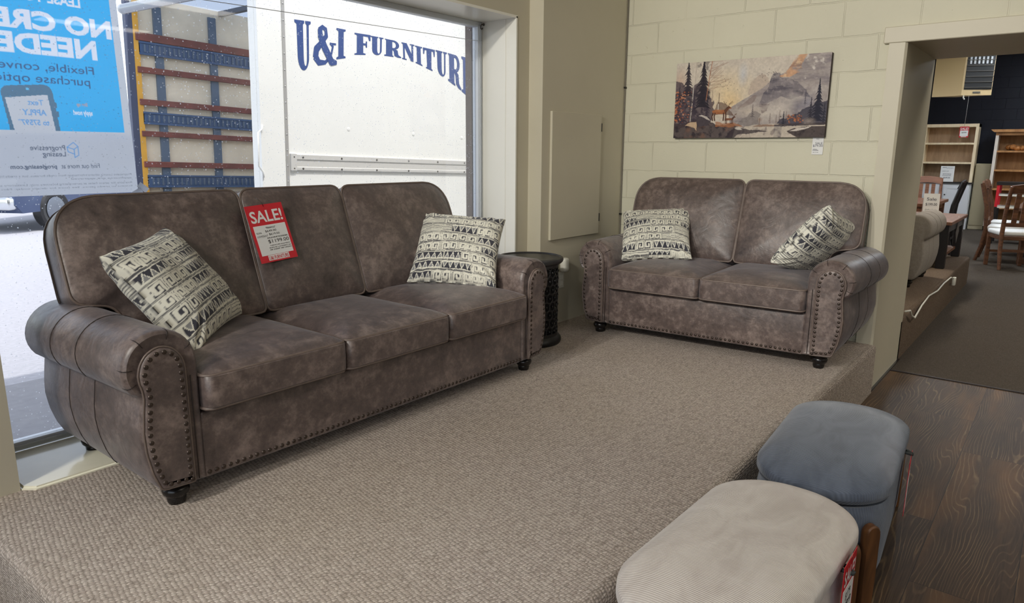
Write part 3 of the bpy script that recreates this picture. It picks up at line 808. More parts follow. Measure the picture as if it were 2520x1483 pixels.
# ------------------------------------------------------------------ sale tags
def sale_tag(name, label, T, Rm, w, h, lines, string=None, group=None):
    root = thing(name, label, 'sale tag', group=group)
    root.matrix_world = Matrix(((Rm[0][0], Rm[0][1], Rm[0][2], T[0]), (Rm[1][0], Rm[1][1], Rm[1][2], T[1]), (Rm[2][0], Rm[2][1], Rm[2][2], T[2]), (0, 0, 0, 1)))
    def bow(b): return 0.012 * ((b / h) ** 2) * h * 0  # flat card
    bm = BM(); box(bm, -w / 2, w / 2, 0, 0.0016, -h, 0); obj('card', bm, M['red'], root)
    P = lambda d: (lambda a, b: (a, -d, b))
    bm = BM(); box(bm, -w * .43, w * .43, -0.0006, 0.0, -h * .88, -h * .36); obj('price_panel', bm, M['white_paper'], root)
    bm = BM(); box(bm, -w * .28, w * .28, -0.0006, 0.0, -h * .975, -h * .885); sp = obj('shop_strip', bm, M['white_paper'], root)
    acc = ([], []); put_text(acc, 'SALE!', -w * .43, w * .42, -h * .31, -h * .10, P(0.0008), 0.02); obj('sale_lettering', acc, M['white_paper'], root)
    acc = ([], [])
    for txt, x0, x1, z0, z1, bold in lines: put_text(acc, txt, x0 * w, x1 * w, -z1 * h, -z0 * h, P(0.0012), bold)
    obj('price_lettering', acc, M['ink'], root)
    acc = ([], []); put_text(acc, 'U&I FURNITURE', -w * .26, w * .26, -h * .965, -h * .90, P(0.0012), 0.01); obj('shop_lettering', acc, M['red'], root)
    if string:
        bm = BM(); tube(bm, string, 0.0011, 6); obj('string_loop', bm, M['clear'], root, 180)
    return root
L1 = [('"PINNACLE"', -.12, .14, .395, .425, .01), ('SOFA', -.40, -.26, .47, .50, 0), ('$649.00', -.16, .14, .45, .49, 0), ('LOVESEAT', -.40, -.12, .53, .56, 0), ('$619.00', -.08, .2, .51, .55, 0),
      ('SOFA & LOVE SET PACKAGE DEAL', -.16, .40, .575, .60, .02), ('$1199.00', -.16, .40, .62, .69, .0), ('FURNITURE SALE PRICE', -.14, .40, .715, .73, .02), ('SOFA 87 LOVESEAT 64', -.18, .40, .75, .77, .01), ('38 DEEP 38 HIGH', -.18, .40, .785, .805, .01)]
_th = math.atan2(0.19, 0.555)
_zx = Vector((math.cos(R(4)), 0, math.sin(R(4))))
_up = Vector((0, math.sin(_th), math.cos(_th))); _up = (_up - _zx * _up.dot(_zx)).normalized(); _bk = _up.cross(_zx).normalized()
TAGR = [[_zx[i], _bk[i], _up[i]] for i in range(3)]
sale_tag('sale_tag', 'large red and white sale tag hanging on the middle sofa back cushion', (1.745, 2.779, 1.243), TAGR, 0.183, 0.254, L1, [(0.0, -.001, -0.010), (-0.004, -0.003, 0.006), (-0.016, -0.002, 0.022), (-0.026, 0.004, 0.034), (-0.018, 0.004, 0.032), (-0.004, -0.001, 0.012), (0.0, -.001, -0.010)])

# ------------------------------------------------------------------ drum table in the corner
def drum_table():
    t = thing('drum_side_table', 'black round drum side table with pierced scrollwork between the two sofas', 'side table', (3.40, 2.56, PZ))
    bm = BM(); lathe(bm, [(0, 0.0), (0.196, 0.0), (0.202, 0.012), (0.20, 0.030), (0.188, 0.044), (0.18, 0.05), (0.18, 0.07), (0, 0.07)], 48); obj('base_ring', bm, M['black'], t, 40)
    bm = BM(); lathe(bm, [(0, 0.06), (0.160, 0.06), (0.160, 0.48), (0, 0.48)], 40); obj('inner_drum', bm, plain('dark_drum_core', srgb(10, 10, 11), 0.8), t, 40)
    bm = BM(); n = 22
    for row in range(8):
        for k in range(n):
            a = 2 * math.pi * (k + 0.5 * (row % 2)) / n; z = 0.085 + row * 0.0515; pts = []
            for q in range(12):
                ph = 2 * math.pi * q / 12; da = 0.027 * math.cos(ph) / 0.174; pts.append((0.174 * math.cos(a + da), 0.174 * math.sin(a + da), z + 0.028 * math.sin(ph)))
            tube(bm, pts, 0.0042, 5, True)
            sphere(bm, (0.174 * math.cos(a), 0.174 * math.sin(a), z), 0.0085, 6, 4)
    obj('scroll_lattice', bm, M['black'], t, 180)
    bm = BM(); lathe(bm, [(0, 0.475), (0.178, 0.475), (0.182, 0.49), (0.196, 0.497), (0.205, 0.507), (0.207, 0.518), (0.203, 0.528), (0.192, 0.532), (0.186, 0.524), (0, 0.522)], 56); obj('table_top', bm, plain('dark_pewter_top', srgb(44, 44, 46), 0.35), t, 40)
drum_table()

# ------------------------------------------------------------------ bits on the walls
def access_panel():
    t = thing('access_door', 'flat cream access door on hinges on the boxed-out wall beside the window', 'access door', (4.06, 2.683, 0.92))
    obj('door_board', bx(-0.297, 0.30, -0.018, 0.0, -0.015, 0.81, 0.002, 1), M['paint'], t)
    for z in (0.10, 0.725):
        bm = BM(); box(bm, 0.298, 0.306, -0.021, -0.001, z - 0.028, z + 0.028); obj('hinge', bm, M['black'], t)
access_panel()
t = thing('wall_outlet', 'white wall outlet low on the boxed-out wall behind the drum table', 'outlet', (3.915, 2.683, 0.62))
obj('cover_plate', bx(-0.035, 0.035, -0.006, 0, -0.055, 0.055, 0.002, 1), M['plastic'], t)
bm = BM(); box(bm, -0.017, 0.017, -0.008, -0.006, 0.008, 0.036, 0.003, 1); box(bm, -0.017, 0.017, -0.008, -0.006, -0.036, -0.008, 0.003, 1); obj('socket_face', bm, M['paint_white_lit'], t)
bm = BM(); box(bm, -0.032, 0.032, -0.05, 0, -0.048, 0.048, 0.02, 4); t = obj('plug_in_freshener', bm, M['plastic'], None, 40); t.location = (3.915, 2.675, 0.728)
tag(t, 'white rounded plug-in device above the outlet behind the drum table', 'air freshener')
t = thing('corner_cable', 'thin grey cable running up the corner beside the block wall', 'cable', (4.69, 2.676, PZ))
bm = BM(); tube(bm, [(0, 0, 0), (0.001, 0, 0.6), (-0.002, 0.001, 1.3), (0.001, 0, 2.6)], 0.004, 8); obj('cable_run', bm, plain('grey_cable', srgb(120, 114, 104), 0.6), t, 180)
for z in (0.70, 1.615):
    bm = BM(); box(bm, -0.014, 0.008, -0.008, 0.006, z - 0.006, z + 0.006, 0.002, 1); obj('cable_clip', bm, M['black'], t)
bm = BM(); tube(bm, [(0, 0, 0), (-0.018, 0, 0.0), (-0.03, 0, -0.012), (-0.03, 0, -0.026), (-0.018, 0, -0.03), (-0.012, 0, -0.022)], 0.0035, 8); sphere(bm, (0, 0, 0), 0.008)
t = obj('screw_hook', bm, M['alu_dark'], None, 180); t.location = (3.538, 3.045, 2.252); tag(t, 'small metal screw hook in the upper right corner of the window', 'hook')
bm = BM(); tube(bm, [(0.72, 3.045, 2.096), (1.2, 3.045, 2.092), (2.0, 3.045, 2.112), (2.8, 3.045, 2.132), (3.52, 3.045, 2.15)], 0.0016, 6)
tag(obj('hanging_wire', bm, M['alu'], None, 180), 'thin wire strung across the top of the window', 'wire')

# ------------------------------------------------------------------ canvas picture
def painting():
    W, H = 430, 215
    r = Raster(W, H, (206, 195, 180), 4)
    V, U = r.V, r.U
    n1 = r.noise(7, 4, 5); n2 = r.noise(18, 9, 5); n3 = r.noise(40, 20, 4); n4 = r.noise(10, 26, 5)
    def mask(pts, rough):
        keep = r.a.copy(); m = r.poly(pts, (0, 0, 0), 1, rough); r.a = keep; return m.astype(float)
    r.put(n1 * .6, (212, 202, 190)); r.put(np.clip(n2 - .5, 0, 1) * 1.2, (184, 172, 164))
    r.blob(.36, .42, .22, .36, (226, 202, 160), .85); r.blob(.40, .54, .09, .15, (226, 190, 130), .55); r.blob(.465, .2, .04, .18, (194, 202, 214), .6); r.blob(.03, .28, .07, .25, (196, 154, 132), .6)
    r.poly([(.50, .44), (.53, .30), (.555, .22), (.60, .20), (.64, .26), (.66, .42)], (186, 168, 154), .75, .03)
    # long mountain flank rising to the upper right corner
    flank = [(.38, .62), (.46, .54), (.54, .45), (.60, .38), (.645, .30), (.69, .24), (.74, .20), (.77, .12), (.81, .03), (.84, -.03), (1.03, -.03), (1.03, .86), (.40, .86)]
    m = mask(flank, .015); r.put(m, (160, 150, 148), .9); r.put(m * np.clip((n4 - .42) * 3, 0, 1), (124, 116, 122), .7); r.put(m * np.clip((n2 - .52) * 4, 0, 1), (188, 178, 172), .7)
    crag = [(.585, .58), (.605, .46), (.635, .36), (.652, .24), (.665, .20), (.70, .20), (.715, .27), (.76, .28), (.82, .34), (.87, .42), (.90, .52), (.84, .50), (.78, .54), (.72, .50), (.66, .55), (.62, .60)]
    m = mask(crag, .02); r.put(m, (112, 106, 114), .75); r.put(m * np.clip((n4 - .48) * 5, 0, 1), (82, 78, 90), .7); r.put(m * np.clip((n3 - .55) * 6, 0, 1), (168, 158, 156), .6)
    sun = [(.70, .25), (.735, .20), (.765, .12), (.80, .03), (.83, -.02), (.87, -.02), (.845, .06), (.825, .14), (.84, .20), (.80, .22), (.76, .27)]
    m = mask(sun, .02); r.put(m * np.clip((n2 - .36) * 4, 0, 1), (208, 160, 122), .85); r.put(m * np.clip((n3 - .56) * 6, 0, 1), (228, 196, 160), .8); r.put(m * np.clip((n4 - .55) * 6, 0, 1), (128, 96, 88), .7)
    r.put(mask([(.84, .0), (1.03, -.02), (1.03, .36), (.90, .30), (.84, .16)], .02) * np.clip((n4 - .4) * 3, 0, 1), (134, 126, 130), .6)
    r.put(np.clip((n3 - .6) * 8, 0, 1) * (U > .84) * (V < .3), (222, 214, 206), .7)
    m = mask([(.44, .62), (.50, .52), (.545, .46), (.575, .47), (.54, .55), (.49, .62)], .02); r.put(m, (136, 120, 116), .7)
    # drifting mist
    for x, y, rx, ry, c, al in ((.72, .64, .12, .15, (208, 198, 188), .85), (.63, .70, .10, .14, (210, 200, 188), .75), (.52, .66, .12, .1, (206, 192, 176), .65), (.80, .52, .06, .08, (196, 188, 182), .6), (.88, .58, .05, .12, (150, 148, 160), .7), (.83, .62, .06, .12, (96, 96, 116), .65), (.93, .45, .05, .10, (186, 178, 174), .6)): r.blob(x, y, rx, ry, c, al)
    r.put(mask([(.585, .57), (.62, .54), (.65, .57), (.64, .67), (.60, .68)], .03) * np.clip((n4 - .4) * 4, 0, 1), (120, 106, 104), .7)
    # far small trees in the mist
    def pine(x, y0, y1, w, c, al=.95, k=9):
        r.line([(x, y0), (x, y1)], .0022, c, al)
        for i in range(k):
            t = i / k; yy = y0 + (y1 - y0) * (t + .06); ww = w * (t * .9 + .12) * r.rng.uniform(.7, 1.15)
            r.poly([(x, yy - (y1 - y0) * .07), (x + ww, yy + (y1 - y0) * .10), (x + ww * .4, yy + (y1 - y0) * .06), (x - ww * .4, yy + (y1 - y0) * .06), (x - ww * r.rng.uniform(.8, 1.1), yy + (y1 - y0) * .11)], c, al, .008)
    r.poly([(.43, .86), (.47, .78), (.52, .72), (.55, .66), (.59, .70), (.60, .86)], (126, 118, 116), .7, .03); pine(.545, .58, .74, .02, (104, 96, 98), .8, 6)
    for x, a in ((.66, .70), (.70, .72), (.72, .66), (.76, .68)): pine(x, a, .85, .022, (128, 114, 108), .6, 6)
    r.line([(.595, .84), (.595, .76)], .002, (120, 98, 84)); r.blob(.595, .77, .022, .04, (132, 106, 92), .7)
    # cabin roof and ridge
    r.poly([(.29, .64), (.31, .54), (.335, .54), (.37, .58), (.41, .66), (.42, .70), (.29, .70)], (112, 92, 84), .8, .02); r.line([(.315, .42), (.315, .66)], .002, (96, 78, 70))
    r.line([(.313, .56), (.313, .66)], .0028, (214, 204, 190))
    # left forest
    r.poly([(-.02, .24), (.03, .22), (.08, .30), (.12, .34), (.17, .30), (.21, .32), (.25, .42), (.28, .54), (.29, .66), (.25, .80), (-.02, .90)], (92, 80, 86), .92, .05)
    r.put(np.clip((n3 - .42) * 5, 0, 1) * np.clip((.27 - U) * 20, 0, 1) * np.clip((V - .30) * 8, 0, 1) * (V < .86), (58, 50, 62), .85)
    for tx, t0, t1, tw in ((.03, .28, .75, .05), (.14, .34, .8, .05), (.235, .46, .82, .04), (.06, .36, .8, .05)): pine(tx, t0, t1, tw, (64, 56, 68), .85, 11)
    r.put(np.clip((n2 - .55) * 5, 0, 1) * (U < .27) * (V > .3) * (V < .8), (112, 100, 106), .5)
    pine(.088, -.05, .42, .062, (54, 48, 58), .96, 13); pine(.198, -.06, .56, .078, (42, 38, 48), .97, 15); r.put(np.clip((n3 - .5) * 6, 0, 1) * (np.abs(U - .198) < .05) * (V < .5), (52, 46, 56), .6)
    for k in range(26):
        x0, y0 = .235 + r.rng.uniform(0, .02), r.rng.uniform(.0, .4); r.line([(x0, y0), (x0 + r.rng.uniform(.04, .13), y0 - r.rng.uniform(-.02, .14))], .0011, (150, 112, 92), .7)
    r.line([(.225, .5), (.24, .2), (.255, -.02)], .0028, (176, 122, 92), .8); r.line([(.27, .62), (.268, .38)], .0016, (120, 96, 84), .8)
    r.line([(.118, .80), (.126, .58), (.132, .30)], .0028, (206, 198, 190), .85); r.line([(.14, .3), (.145, -.02)], .0014, (160, 140, 132), .7)
    for k in range(16): r.line([(.122 + r.rng.uniform(-.003, .008), yy := r.rng.uniform(.32, .78)), (.128, yy + .01)], .002, (70, 58, 60))
    # autumn leaves at left edge
    for k in range(230):
        x, y = abs(r.rng.normal(.0, .055)), r.rng.uniform(.38, .80); c = [(206, 126, 84), (176, 96, 64), (218, 156, 120), (120, 72, 60), (58, 46, 54), (64, 52, 58), (78, 62, 66)][int(r.rng.integers(7))]
        r.blob(x, y, r.rng.uniform(.003, .010), r.rng.uniform(.005, .015), c, .85, .5)
    # banks, rocks and water
    r.poly([(-.02, .80), (.06, .82), (.20, .74), (.30, .82), (.42, .82), (.50, .90), (.46, 1.02), (-.02, 1.02)], (70, 58, 62), .92, .03)
    r.put(np.clip((n3 - .5) * 5, 0, 1) * (U < .46) * (V > .82), (42, 36, 46), .8); r.put(np.clip((n2 - .55) * 5, 0, 1) * (U < .45) * (V > .84), (122, 92, 78), .7)
    r.poly([(.16, .74), (.2, .70), (.245, .71), (.27, .76), (.24, .84), (.17, .84)], (76, 68, 74), .95, .02); r.poly([(.18, .71), (.205, .70), (.24, .715), (.265, .76), (.23, .74)], (206, 196, 188), .85, .015)
    r.poly([(.085, .83), (.12, .79), (.165, .79), (.168, .90), (.15, .86)], (204, 176, 146), .9, .012)
    r.poly([(.30, .80), (.42, .80), (.50, .87), (.40, .86), (.30, .84)], (164, 108, 72), .75, .03)
    r.poly([(.44, .86), (.60, .83), (1.02, .83), (1.02, 1.02), (.42, 1.02)], (192, 180, 166), .85, .01)
    r.put(np.clip((n3 - .55) * 6, 0, 1) * (V > .85) * (U > .44) * (U < .8), (128, 116, 114), .7)
    r.poly([(.43, .87), (.50, .88), (.58, .90), (.66, .93), (.55, .94), (.46, .95), (.42, 1.02), (.36, 1.02)], (56, 48, 56), .85, .02); r.poly([(.43, .87), (.465, .87), (.49, .90), (.45, .895)], (214, 206, 196), .8)
    r.poly([(.545, .86), (.60, .835), (.70, .835), (.69, .855), (.60, .865)], (140, 112, 96), .85, .008)
    # right bank trees
    r.poly([(.70, .84), (.74, .76), (.80, .72), (.86, .66), (.92, .62), (1.02, .56), (1.02, .84)], (66, 64, 78), .9, .04)
    pine(.945, .30, .78, .055, (44, 44, 58), .97, 13); pine(.905, .52, .80, .04, (52, 50, 62), .9, 9); pine(.868, .42, .60, .014, (92, 88, 98), .7, 6); pine(.745, .68, .86, .024, (46, 46, 58), .95, 8); pine(.985, .60, .84, .03, (48, 48, 60), .9, 7)
    for k in range(70):
        r.blob(r.rng.normal(.815, .03), r.rng.normal(.765, .025), r.rng.uniform(.003, .009), r.rng.uniform(.006, .014), [(196, 124, 78), (160, 92, 60), (110, 76, 64), (64, 58, 66)][int(r.rng.integers(4))], .8, .5)
    r.poly([(.69, .835), (1.02, .82), (1.02, .85), (.69, .86)], (70, 62, 66), .9, .006); r.blob(.90, .80, .05, .05, (176, 160, 148), .6)
    r.put(((U > .69) & (U < .74) & (V > .85)).astype(float) * np.clip(1.4 - 1.5 * V + n3, 0, 1), (96, 92, 100), .7)
    r.poly([(.77, .93), (.80, .895), (.86, .87), (.92, .865), (1.02, .87), (1.02, 1.02), (.86, 1.02)], (66, 56, 58), .93, .012); r.poly([(.785, .925), (.84, .885), (.92, .868), (.90, .89), (.83, .92)], (214, 204, 194), .9, .01)
    r.put(np.clip((n3 - .52) * 5, 0, 1) * (U > .82) * (V > .9), (40, 36, 42), .8)
    # two elk
    def elk(x, y, s, c, flip=1, legs=True):
        f = lambda px, py: (x + s * px * flip, y + s * py * 2)
        r.poly([f(-.5, -.10), f(-.3, -.16), f(.1, -.13), f(.36, -.17), f(.52, -.34), f(.60, -.36), f(.76, -.25), f(.74, -.20), f(.60, -.20), f(.48, -.02), f(.36, .10), f(0, .12), f(-.3, .10), f(-.48, .08)], c)
        r.poly([f(.28, -.13), f(.50, -.34), f(.60, -.36), f(.72, -.26), f(.58, -.22), f(.46, .0), f(.34, .08)], (78, 54, 46), .8)
        for lx in (-.44, -.30, .26, .40): r.line([f(lx, .06), f(lx + (-.05 if lx < 0 else .02), .26), f(lx + (.0 if lx < 0 else .0), .50)], .0042 * s / .1, (84, 54, 44), 1)
        for a in (-.16, .16): r.line([f(.56, -.36), f(.46 + a, -.52), f(.52 + a * 1.8, -.66)], .0016, (110, 84, 70), 1); r.line([f(.48 + a, -.48), f(.62 + a * 1.3, -.58)], .0013, (110, 84, 70), 1)
    elk(.325, .665, .105, (158, 100, 66)); elk(.395, .76, .055, (128, 84, 62))
    r.blob(.315, .645, .035, .025, (196, 132, 84), .6)
    for k in range(14): r.blob(r.rng.normal(.36, .05), .30 + r.rng.normal(0, .05), .0035, .005, (74, 64, 66), .9, .5)
    for k in range(20): r.blob(r.rng.normal(.63, .05), .2 + r.rng.normal(0, .04), .0035, .005, (74, 64, 66), .9, .5)
    r.a *= (0.86 + 0.28 * r.noise(90, 45, 2))[..., None]
    t = thing('canvas_picture', 'wide canvas picture of elk by a misty mountain river on the block wall', 'picture', (XB, 1.761, 1.824))
    w, h, d = 1.005, 0.497, 0.036
    # printed face: fine grid of points at the front of the stretched canvas
    uu, vv = np.meshgrid(np.linspace(0, 1, W), np.linspace(0, 1, H))
    verts = np.stack([np.full_like(uu, -d), w / 2 - uu * w, h / 2 - vv * h], -1).reshape(-1, 3)
    idx = np.arange(W * H).reshape(H, W); f = np.stack([idx[:-1, :-1], idx[1:, :-1], idx[1:, 1:], idx[:-1, 1:]], -1).reshape(-1, 4).tolist()
    o = obj('printed_canvas', (verts, f), m_attr('canvas_print', 0.7, 0.1), t, 180); color_mesh(o.data, r.a)
    obj('stretcher_wrap', bx(-d + 0.0006, -0.001, -w / 2, w / 2, -h / 2, h / 2, 0.002, 1), plain('dark_canvas_edge', srgb(64, 54, 56), 0.8), t)
painting()
def price_card(label, loc, w, h, lines, cat='price tag'):
    t = thing('price_tag', label, cat, loc)
    obj('card', bx(-0.0015, 0, -w / 2, w / 2, -h, 0), M['white_paper'], t)
    P = lambda a, b: (-0.0022, -a, b)
    acc = ([], [])
    for txt, x0, x1, z0, z1, bold in lines: put_text(acc, txt, x0 * w, x1 * w, -z1 * h, -z0 * h, P, bold)
    obj('price_writing', acc, M['pen'], t); return t
price_card('small white price tag hanging under the canvas picture', (XB - 0.004, 1.300, 1.578), 0.066, 0.108, [('TC', -.18, .1, .1, .17, 0), ('SALE', -.22, .42, .30, .43, .0), ('$79.00', -.42, .46, .44, .58, .0), ('WALL', -.42, 0, .68, .73, .02), ('CANVAS', -.42, .1, .74, .79, .02), ('40 X 20', -.4, .1, .86, .9, 0)])

# ------------------------------------------------------------------ banner outside the glass
def banner():
    k = 3.14 / 3.06
    Y = 3.14
    X = lambda x: x * k
    Z = lambda z: CAM_H + (z - CAM_H) * k
    t = thing('vinyl_banner', 'blue and white advertising banner hanging outside the left end of the window', 'banner', (1.0, Y, 1.3))
    x0, x1, zt, zb = 0.70, X(1.346), 2.56, Z(1.302)
    nx, nz = int((x1 - x0) / 0.0021), int((zt - zb) / 0.0021)
    r = Raster(nx, nz, (206, 209, 214), 2)
    UU = lambda x: (X(x) - x0) / (x1 - x0)
    VV = lambda z: (zt - Z(z)) / (zt - zb)
    edge, mid = UU(1.318), VV(1.541)
    r.put(((r.U < edge) & (r.V < mid)).astype(float), (0, 182, 244))
    lw, dk, gr, bl, og, ph = (236, 240, 248), (6, 76, 132), (90, 102, 120), (104, 166, 220), (200, 158, 138), (70, 116, 146)
    def fill(tris, c):
        m = np.zeros((nz, nx))
        for tri in tris:
            P = np.array(tri) * (nx, nz) - 0.5; lo = np.floor(P.min(0)).astype(int) - 1; hi = np.ceil(P.max(0)).astype(int) + 2
            i0, i1, j0, j1 = max(lo[0], 0), min(hi[0], nx), max(lo[1], 0), min(hi[1], nz)
            if i0 >= i1 or j0 >= j1: continue
            gx, gy = np.meshgrid(np.arange(i0, i1), np.arange(j0, j1)); acc = np.zeros(gx.shape)
            for ox in (-.25, .25):
                for oy in (-.25, .25):
                    e = [(P[(q + 1) % 3][0] - P[q][0]) * (gy + oy - P[q][1]) - (P[(q + 1) % 3][1] - P[q][1]) * (gx + ox - P[q][0]) for q in range(3)]
                    acc += ((e[0] >= 0) & (e[1] >= 0) & (e[2] >= 0)) | ((e[0] <= 0) & (e[1] <= 0) & (e[2] <= 0))
            m[j0:j1, i0:i1] = np.maximum(m[j0:j1, i0:i1], acc / 4) if False else np.minimum(1, m[j0:j1, i0:i1] + acc / 4)
        r.put(m, c)
    def words(c, items):
        for txt, xa, xb, za, zb_, bold in items:
            acc = ([], []); put_text(acc, txt, xa, xb, za, zb_, lambda a, b: (UU(a), VV(b)), bold, True)
            tr = []
            for f in acc[1]: tr += [[acc[0][f[0]], acc[0][f[i]], acc[0][f[i + 1]]] for i in range(1, len(f) - 1)]
            fill(tr, c)
    def shape(c, pts, rad):
        out = round_poly([(X(a), Z(b)) for a, b in pts], rad, 6); r.poly([((a - x0) / (x1 - x0), (zt - b) / (zt - zb)) for a, b in out], c)
    def stroke(c, pts, w): r.line([(UU(a), VV(b)) for a, b in pts], w, c, 1, (zt - zb) and (x1 - x0) / (zt - zb))
    words(lw, [('LEASE TO OWN', .885, 1.206, 1.998, 2.032, .03), ('NO CREDIT', .735, 1.312, 1.897, 1.966, .045), ('NEEDED', .83, 1.248, 1.813, 1.884, .045), ('apply now!', 1.135, 1.205, 1.598, 1.622, .03)])
    words(dk, [('Flexible, convenient', .80, 1.228, 1.752, 1.786, .005), ('purchase options', .845, 1.209, 1.704, 1.744, .005)])
    words(og, [('Sign up', 1.15, 1.19, 1.632, 1.65, .02)])
    words(gr, [('Progressive', .974, 1.091, 1.464, 1.489, .01), ('Leasing', 1.012, 1.091, 1.441, 1.466, .01), ('Find out more at', 1.07, 1.209, 1.402, 1.420, .005), ('progleasing.com', .905, 1.055, 1.398, 1.418, .025)])
    words((140, 146, 154), [('Progressive Leasing obtains information from credit bureaus, but a credit history is not required. Not all', .70, 1.325, 1.370, 1.380, 0), ('applicants are approved', 1.10, 1.325, 1.357, 1.366, 0), ('Available for select items at participating locations only. Limitations and restrictions may apply', .70, 1.325, 1.338, 1.347, 0), ('Subject to credit terms. See store for details today. Not available in all states', .70, 1.325, 1.325, 1.333, 0)])
    shape(ph, [(.921, 1.541), (.905, 1.695), (1.068, 1.71), (1.082, 1.541)], [0, .03, .035, 0])
    shape((206, 209, 214), [(.934, 1.541), (.918, 1.655), (1.052, 1.672), (1.066, 1.541)], [0, .004, .004, 0])
    shape((100, 196, 236), [(.985, 1.684), (.985, 1.693), (.995, 1.693), (.995, 1.684)], .004)
    shape(ph, [(1.066, 1.625), (1.065, 1.645), (1.079, 1.645), (1.08, 1.625)], .002); shape(ph, [(1.072, 1.592), (1.071, 1.613), (1.083, 1.613), (1.084, 1.592)], .002)
    words(bl, [('Text', .985, 1.036, 1.632, 1.652, .02), ('APPLY', .965, 1.042, 1.596, 1.617, .03), ('to 57597*', .948, 1.048, 1.560, 1.582, .03)])
    for seg in ([(1.098, 1.482), (1.122, 1.500), (1.137, 1.485), (1.137, 1.452), (1.122, 1.443), (1.122, 1.474), (1.098, 1.482)], [(1.122, 1.474), (1.137, 1.485)], [(1.098, 1.482), (1.10, 1.465), (1.122, 1.456)]): stroke(bl, seg, .0022)
    r.blob(UU(1.255), VV(2.10), .095, .050, lw, 1, .03); r.blob(UU(1.255), VV(2.10), .082, .043, dk, 1, .03)
    uu, vv = np.meshgrid(np.linspace(0, 1, nx), np.linspace(0, 1, nz))
    x = x0 + (x1 - x0) * uu; z = zt + (zb - zt) * vv; x = x - 0.012 * uu ** 6 * np.clip(z - 1.7, 0, 9)
    y = 0.006 * np.sin(7 * x + 2 * z) + 0.004 * np.sin(15 * x - 3 * z)
    idx = np.arange(nx * nz).reshape(nz, nx); f = np.stack([idx[:-1, :-1], idx[1:, :-1], idx[1:, 1:], idx[:-1, 1:]], -1).reshape(-1, 4).tolist()
    m = NT('printed_banner_vinyl'); vc = m.node('ShaderNodeVertexColor'); vc.layer_name = 'Col'
    d = m.node('ShaderNodeBsdfDiffuse'); tl = m.node('ShaderNodeBsdfTranslucent'); tp = m.node('ShaderNodeBsdfTransparent'); m1 = m.node('ShaderNodeMixShader'); m2 = m.node('ShaderNodeMixShader')
    m.link(vc.outputs[0], d.inputs[0]); m.link(vc.outputs[0], tl.inputs[0]); m1.inputs[0].default_value = 0.85; m2.inputs[0].default_value = 0.04
    m.link(d.outputs[0], m1.inputs[1]); m.link(tl.outputs[0], m1.inputs[2]); m.link(m1.outputs[0], m2.inputs[1]); m.link(tp.outputs[0], m2.inputs[2]); m.link(m2.outputs[0], m.out.inputs[0])
    o = obj('printed_sheet', (np.stack([x - 1.0, y, z - 1.3], -1).reshape(-1, 3), f), m.m, t, 180); color_mesh(o.data, r.a)
    for xx in (x0 + .03, x1 - .03):
        bm = BM(); tube(bm, [(xx - 1.0 + .012 * math.cos(a), -0.004, zt - 1.34 + .012 * math.sin(a)) for a in np.linspace(0, 6.283, 14)[:-1]], .004, 6, True); obj('grommet', bm, M['alu'], t, 180)
banner()
for nm, lab, p, rz in (('tape_strip', 'white tape strip at the lower corner of the blue banner, upper of two', (1.378, 3.079, 1.318), 0.7), ('tape_strip', 'white tape strip at the lower corner of the blue banner, lower of two', (1.352, 3.0785, 1.298), -0.5)):
    bm = BM(); box(bm, -0.022, 0.022, -0.0006, 0.0006, -0.012, 0.012); o = obj(nm, bm, m_banner('white_tape', srgb(230, 234, 240), 0.1, 0.8), None); o.location = p; o.rotation_euler = (0, rz, 0); tag(o, lab, 'tape')
t = thing('awning_arm', 'clear and silver tube arm sticking out from the building above the window', 'awning arm', (2.15, 3.17, 2.3))
bm = BM(); tube(bm, [(0.03, -0.05, 0.0), (-0.085, 1.467, 0.0)], 0.028, 14); obj('arm_tube', bm, plain('frosted_silver_tube', srgb(176, 184, 192), 0.25, 0.3), t, 40)
bm = BM(); sphere(bm, (-0.086, 1.47, 0.0), 0.03); obj('end_cap', bm, M['alu'], t, 180)
bm = BM(); tube(bm, [(-0.07, 1.40, 0.02), (-0.07, 1.40, 0.5), (-0.03, 0.9, 0.9), (0.03, -0.05, 1.2)], 0.005, 6); obj('stay_wire', bm, M['alu'], t, 180)

